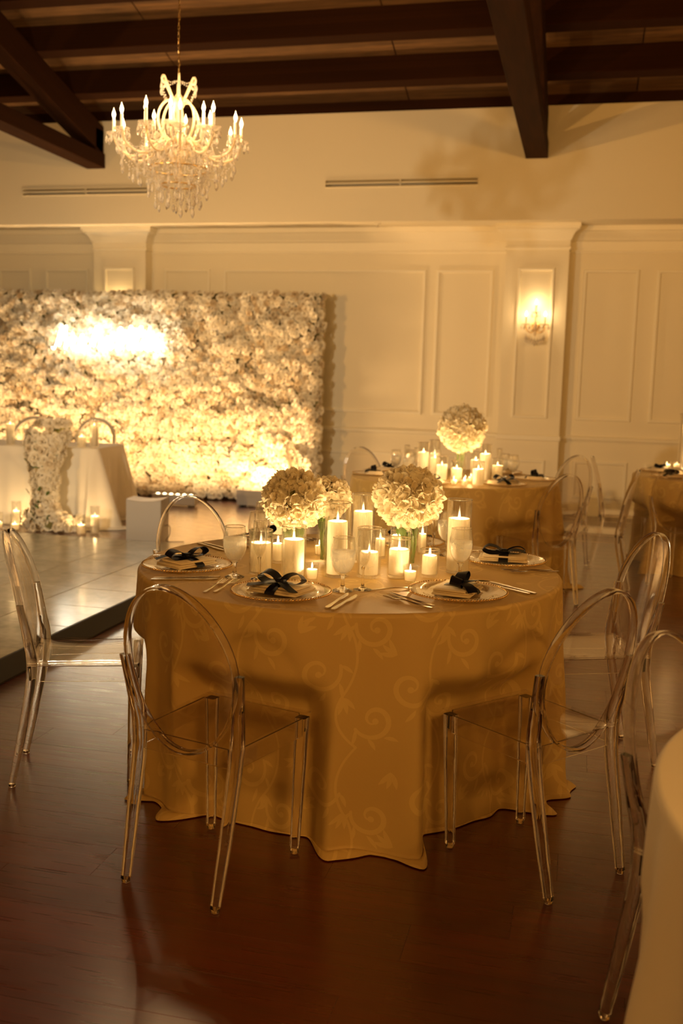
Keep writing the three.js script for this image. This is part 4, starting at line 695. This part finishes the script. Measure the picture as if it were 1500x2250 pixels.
const sleeveG = lathe([[0, 0], [0.012, 0], [0.0125, 0.004], [0.0105, 0.006], [0.0105, 0.088], [0.008, 0.091], [0, 0.091]], 14);
const bobecheG = outward(lathe([[0.004, 0], [0.022, 0.002], [0.040, 0.010], [0.052, 0.020], [0.053, 0.022], [0.050, 0.022], [0.038, 0.013], [0.020, 0.005], [0.004, 0.004], [0.004, 0]], 20));
function candleArm(t, p, drops, power) { // dish, sleeve and bulb at the end of an arm, with prisms round the dish
  const arm = part('candle_cup', bobecheG, M.crystal, t); arm.position.copy(p);
  part('candle_sleeve', sleeveG.clone().translate(0, 0.012, 0), M.sleeve, arm);
  part('bulb', bulbG.clone().translate(0, 0.103, 0), M.bulb, arm).castShadow = false;
  if (power) { const l = new THREE.PointLight(BULB, power); l.name = 'bulb_light'; l.position.set(p.x, p.y + 0.126, p.z); l.castShadow = true; l.shadow.radius = 0.5; t.add(l); }
  for (let k = 0; k < drops; k++) { const a = k / drops * TAU + p.x * 7, q = V(p.x + Math.cos(a) * 0.049, p.y + 0.010, p.z + Math.sin(a) * 0.049); part('crystal_drop', [bead(V(q.x, q.y, q.z), 0.0055), almond(0.9).translate(q.x, q.y - 0.006, q.z)], M.cutCrystal, t); }
}
const CH = V(-2.44, 2.80, -5.8);
let chandelier;
{
  const t = chandelier = thing('crystal_chandelier', 'crystal chandelier with candle bulbs and hanging bead strands below the dark beams', 'chandelier', [CH.x, CH.y, CH.z]), R = rng(5); t.scale.set(0.885, 1, 0.885);
  part('column', outward(lathe([[0, -0.17], [0.02, -0.165], [0.035, -0.14], [0.02, -0.10], [0.05, -0.06], [0.07, -0.02], [0.05, 0.01], [0.022, 0.03], [0.020, 0.09], [0.036, 0.12], [0.022, 0.15], [0.018, 0.22], [0.034, 0.25], [0.05, 0.28], [0.03, 0.31], [0.014, 0.33], [0.012, 0.38], [0, 0.385]], 24)), M.goldGlass, t);
  const links = []; for (let i = 0; i < 100; i++) links.push(new THREE.TorusGeometry(0.010, 0.0022, 5, 10).scale(0.75, 1.5, 1).rotateY(i % 2 ? PI / 2 : 0.2).translate(0.002 * Math.sin(i * 0.5), 0.395 + i * 0.026, 0));
  part('chain', links, M.gold, t); part('cord', tube([V(0.006, 0.38, 0), V(0.002, 1, 0.006), V(0.006, 1.8, 0), V(0, 2.95, 0.004)], 0.003, 40, 6), M.gold, t);
  for (let i = 0; i < 12; i++) { // outer arms
    const a = i / 12 * TAU + 0.10, c = Math.cos(a), s = Math.sin(a), P = (r, y) => V(c * r, y, s * r), ry = 0.045 + 0.012 * (i % 2);
    part('arm', tube([P(0.03, 0.00), P(0.08, 0.045), P(0.15, 0.03), P(0.22, -0.03), P(0.31, -0.045), P(0.39, -0.01), P(0.425, ry)], 0.0085, 30, 8), M.goldGlass, t);
    candleArm(t, P(0.425, ry), 6, POWER.bulb);
    const b = (i + 1) / 12 * TAU + 0.10, m = (a + b) / 2, Q = (r, y, w) => V(Math.cos(w) * r, y, Math.sin(w) * r);
    part('bead_strand', strand([Q(0.42, 0.05, a), Q(0.395, -0.02, a + (m - a) * 0.5), Q(0.385, -0.045, m), Q(0.395, -0.02, b - (b - m) * 0.5), Q(0.42, 0.05, b)]), M.cutCrystal, t);
    part('bead_strand', strand([Q(0.40, 0.00, a), Q(0.33, -0.10, a + 0.05), Q(0.25, -0.135, a + 0.09), Q(0.20, -0.11, a + 0.12)]), M.cutCrystal, t);
    part('crystal_drop', [bead(Q(0.385, -0.056, m), 0.006), bead(Q(0.385, -0.070, m), 0.006), almond(1.15).translate(Math.cos(m) * 0.385, -0.078, Math.sin(m) * 0.385)], M.cutCrystal, t);
    part('crystal_drop', [bead(Q(0.30, -0.12, a + 0.06), 0.006), bead(Q(0.30, -0.135, a + 0.06), 0.006), almond(1.1).translate(Math.cos(a + 0.06) * 0.30, -0.142, Math.sin(a + 0.06) * 0.30)], M.cutCrystal, t);
  }
  for (let i = 0; i < 6; i++) { // inner, higher tier
    const a = i / 6 * TAU + 0.35, c = Math.cos(a), s = Math.sin(a), P = (r, y) => V(c * r, y, s * r);
    part('arm', tube([P(0.03, 0.03), P(0.09, 0.075), P(0.15, 0.04), P(0.20, 0.045), P(0.225, 0.10)], 0.0075, 24, 8), M.goldGlass, t);
    candleArm(t, P(0.225, 0.10), 5, POWER.bulb);
    // cage loop from crown to hub
    part('cage_loop', tube([P(0.02, 0.27), P(0.07, 0.285), P(0.125, 0.235), P(0.14, 0.16), P(0.10, 0.07), P(0.04, 0.02)], 0.009, 26, 8), M.goldGlass, t);
    part('bead_strand', strand([P(0.12, 0.235), P(0.16, 0.17), P(0.20, 0.13), P(0.225, 0.12)]), M.cutCrystal, t);
  }
  for (let i = 0; i < 6; i++) { // crown of upright scrolls
    const a = i / 6 * TAU + 0.1, c = Math.cos(a), s = Math.sin(a), P = (r, y) => V(c * r, y, s * r);
    part('crown_scroll', tube([P(0.02, 0.27), P(0.05, 0.31), P(0.085, 0.37), P(0.115, 0.415), P(0.128, 0.40), P(0.118, 0.375), P(0.098, 0.385)], 0.0085, 26, 8), M.goldGlass, t);
    part('bead_strand', strand([P(0.125, 0.405), P(0.07, 0.385), P(0.015, 0.40)]), M.cutCrystal, t);
    part('bead_strand', strand([P(0.128, 0.395), P(0.120, 0.34), P(0.095, 0.29)]), M.cutCrystal, t);
    part('crystal_drop', [bead(P(0.130, 0.385), 0.006), almond(1.0).translate(c * 0.130, 0.378, s * 0.130)], M.cutCrystal, t);
  }
  for (const [r, y] of [[0.20, -0.105], [0.115, -0.20]]) part('basket_ring', new THREE.TorusGeometry(r, 0.0055, 6, 48).rotateX(PI / 2).translate(0, y, 0), M.gold, t);
  for (let i = 0; i < 24; i++) { const a = i / 24 * TAU, c = Math.cos(a), s = Math.sin(a); part('bead_strand', strand([V(c * 0.20, -0.105, s * 0.20), V(c * 0.175, -0.17, s * 0.175), V(c * 0.115, -0.20, s * 0.115)]), M.cutCrystal, t); }
  const hang = (r, a, y, len, s) => { const x = Math.cos(a) * r, z = Math.sin(a) * r, l = []; for (let q = 0; q < len; q += 0.0155) l.push(bead(V(x, y - q, z), 0.0066)); part('bead_strand', l, M.cutCrystal, t); part('crystal_drop', almond(s).translate(x, y - len - 0.002, z), M.cutCrystal, t); };
  for (let i = 0; i < 18; i++) hang(0.20, i / 18 * TAU + 0.1, -0.11, 0.06 + 0.06 * R(), 1.0);
  for (let i = 0; i < 14; i++) hang(0.115, i / 14 * TAU, -0.205, 0.04 + 0.045 * R(), 1.0);
  for (let i = 0; i < 14; i++) hang(0.155, i / 14 * TAU + 0.2, -0.16, 0.08 + 0.07 * R(), 0.95);
  for (let i = 0; i < 22; i++) hang(0.27 + 0.08 * R(), i / 22 * TAU, -0.07, 0.03 + 0.05 * R(), 0.9);
  for (const [r, a, len, s] of [[0.02, 0, 0.155, 1.25], [0.075, 2.2, 0.12, 1.0], [0.08, 4.5, 0.13, 1.0], [0.14, 0.4, 0.17, 1.15]]) hang(r, a, -0.17, len, s);
  for (let i = 0; i < 12; i++) { const a = i / 12 * TAU + 0.36, Q = (r, y, w = a) => V(Math.cos(w) * r, y, Math.sin(w) * r); part('bead_strand', strand([Q(0.05, 0.06), Q(0.13, -0.01), Q(0.22, -0.02), Q(0.30, -0.05)]), M.cutCrystal, t); part('bead_strand', strand([Q(0.225, 0.10), Q(0.24, 0.02, a + 0.1), Q(0.26, -0.03, a + 0.2)]), M.cutCrystal, t); part('bead_strand', strand([Q(0.20, -0.10), Q(0.16, -0.06), Q(0.10, -0.05)]), M.cutCrystal, t); }
  for (let i = 0; i < 16; i++) hang(0.23, i / 16 * TAU + 0.2, 0.02, 0.04 + 0.05 * R(), 1.0);
  for (let i = 0; i < 10; i++) { const a = i / 10 * TAU, r = 0.16; part('rosette', [bead(V(Math.cos(a) * r, 0.00, Math.sin(a) * r), 0.016), ...[0, 1, 2, 3, 4, 5].map((k) => bead(V(Math.cos(a) * r + Math.sin(a) * 0.02 * Math.cos(k), 0.02 * Math.sin(k * 1.05), Math.sin(a) * r - Math.cos(a) * 0.02 * Math.cos(k)), 0.009))], M.cutCrystal, t); }
}
// unseen brighter amber copies; the next-bay and behind-left ones are added as fill light
for (const [x, z, turn, power, label] of [[2.66, -5.8, 0.3, POWER.addedRight, 'added crystal chandelier for amber fill, unseen beyond the right edge of the picture'], [2.2, 0.9, 0.7, POWER.behindRight, 'matching crystal chandelier hanging behind the viewer, above the right table'], [-2.44, 1.6, 0.5, POWER.addedLeft, 'added crystal chandelier for amber fill, unseen behind the viewer at left']])
  copyOf(chandelier, [x, CH.y, z], turn, label).traverse((o) => { if (o.isLight) { o.intensity = power; o.color.copy(AMBER); } });

let sconce;
function wallSconce(x, y, z, label) {
  if (sconce) return copyOf(sconce, [x, y, z], 0, label);
  const t = sconce = thing('wall_sconce', label, 'sconce', [x, y, z]);
  part('wall_plate', outward(lathe([[0, 0], [0.045, 0], [0.05, 0.006], [0.035, 0.016], [0.015, 0.022], [0, 0.024]], 24).rotateX(PI / 2)), M.gold, t);
  part('stem', outward(lathe([[0, -0.12], [0.012, -0.11], [0.02, -0.08], [0.012, -0.05], [0.03, -0.02], [0.02, 0.02], [0.010, 0.05], [0.016, 0.10], [0.01, 0.15], [0, 0.155]], 16)).translate(0, 0, 0.09), M.goldGlass, t);
  part('bracket', tube([V(0, 0, 0.01), V(0, -0.03, 0.05), V(0, 0, 0.09)], 0.008, 12, 8), M.gold, t);
  for (const [dx, dz, up] of [[-0.103, 0.10, 0.00], [0.103, 0.10, 0.00], [0, 0.09, 0.13]]) {
    if (dx) part('arm', tube([V(0, -0.02, 0.09), V(dx * 0.4, -0.075, 0.10), V(dx * 0.9, -0.05, 0.10), V(dx, up, dz)], 0.0075, 20, 8), M.gold, t);
    candleArm(t, V(dx, up, dz), 5, POWER.sconce);
  }
  for (let k = 0; k < 11; k++) { const a = k / 10 * PI, x = Math.cos(a) * 0.10, z = 0.09 + Math.sin(a) * 0.05, yy = -0.105 - 0.04 * Math.sin(a); part('crystal_drop', [bead(V(x, yy + 0.012, z), 0.006), almond(1.25).translate(x, yy, z)], M.cutCrystal, t); }
  part('crystal_drop', [bead(V(0, -0.135, 0.09), 0.008), almond(1.5).translate(0, -0.145, 0.09)], M.cutCrystal, t);
  for (const s of [-1, 1]) part('bead_strand', strand([V(s * 0.10, -0.01, 0.10), V(s * 0.06, -0.06, 0.13), V(0, -0.03, 0.13)]), M.cutCrystal, t);
  return t;
}
wallSconce(-0.548, 2.125, Z0 + 0.2, 'crystal wall sconce with three candle bulbs on the right pilaster');
wallSconce(-5.6, 2.125, Z0 + 0.2, 'crystal wall sconce on the left pilaster, hidden by the flower wall but for its glow');

renderer.render(scene, camera);
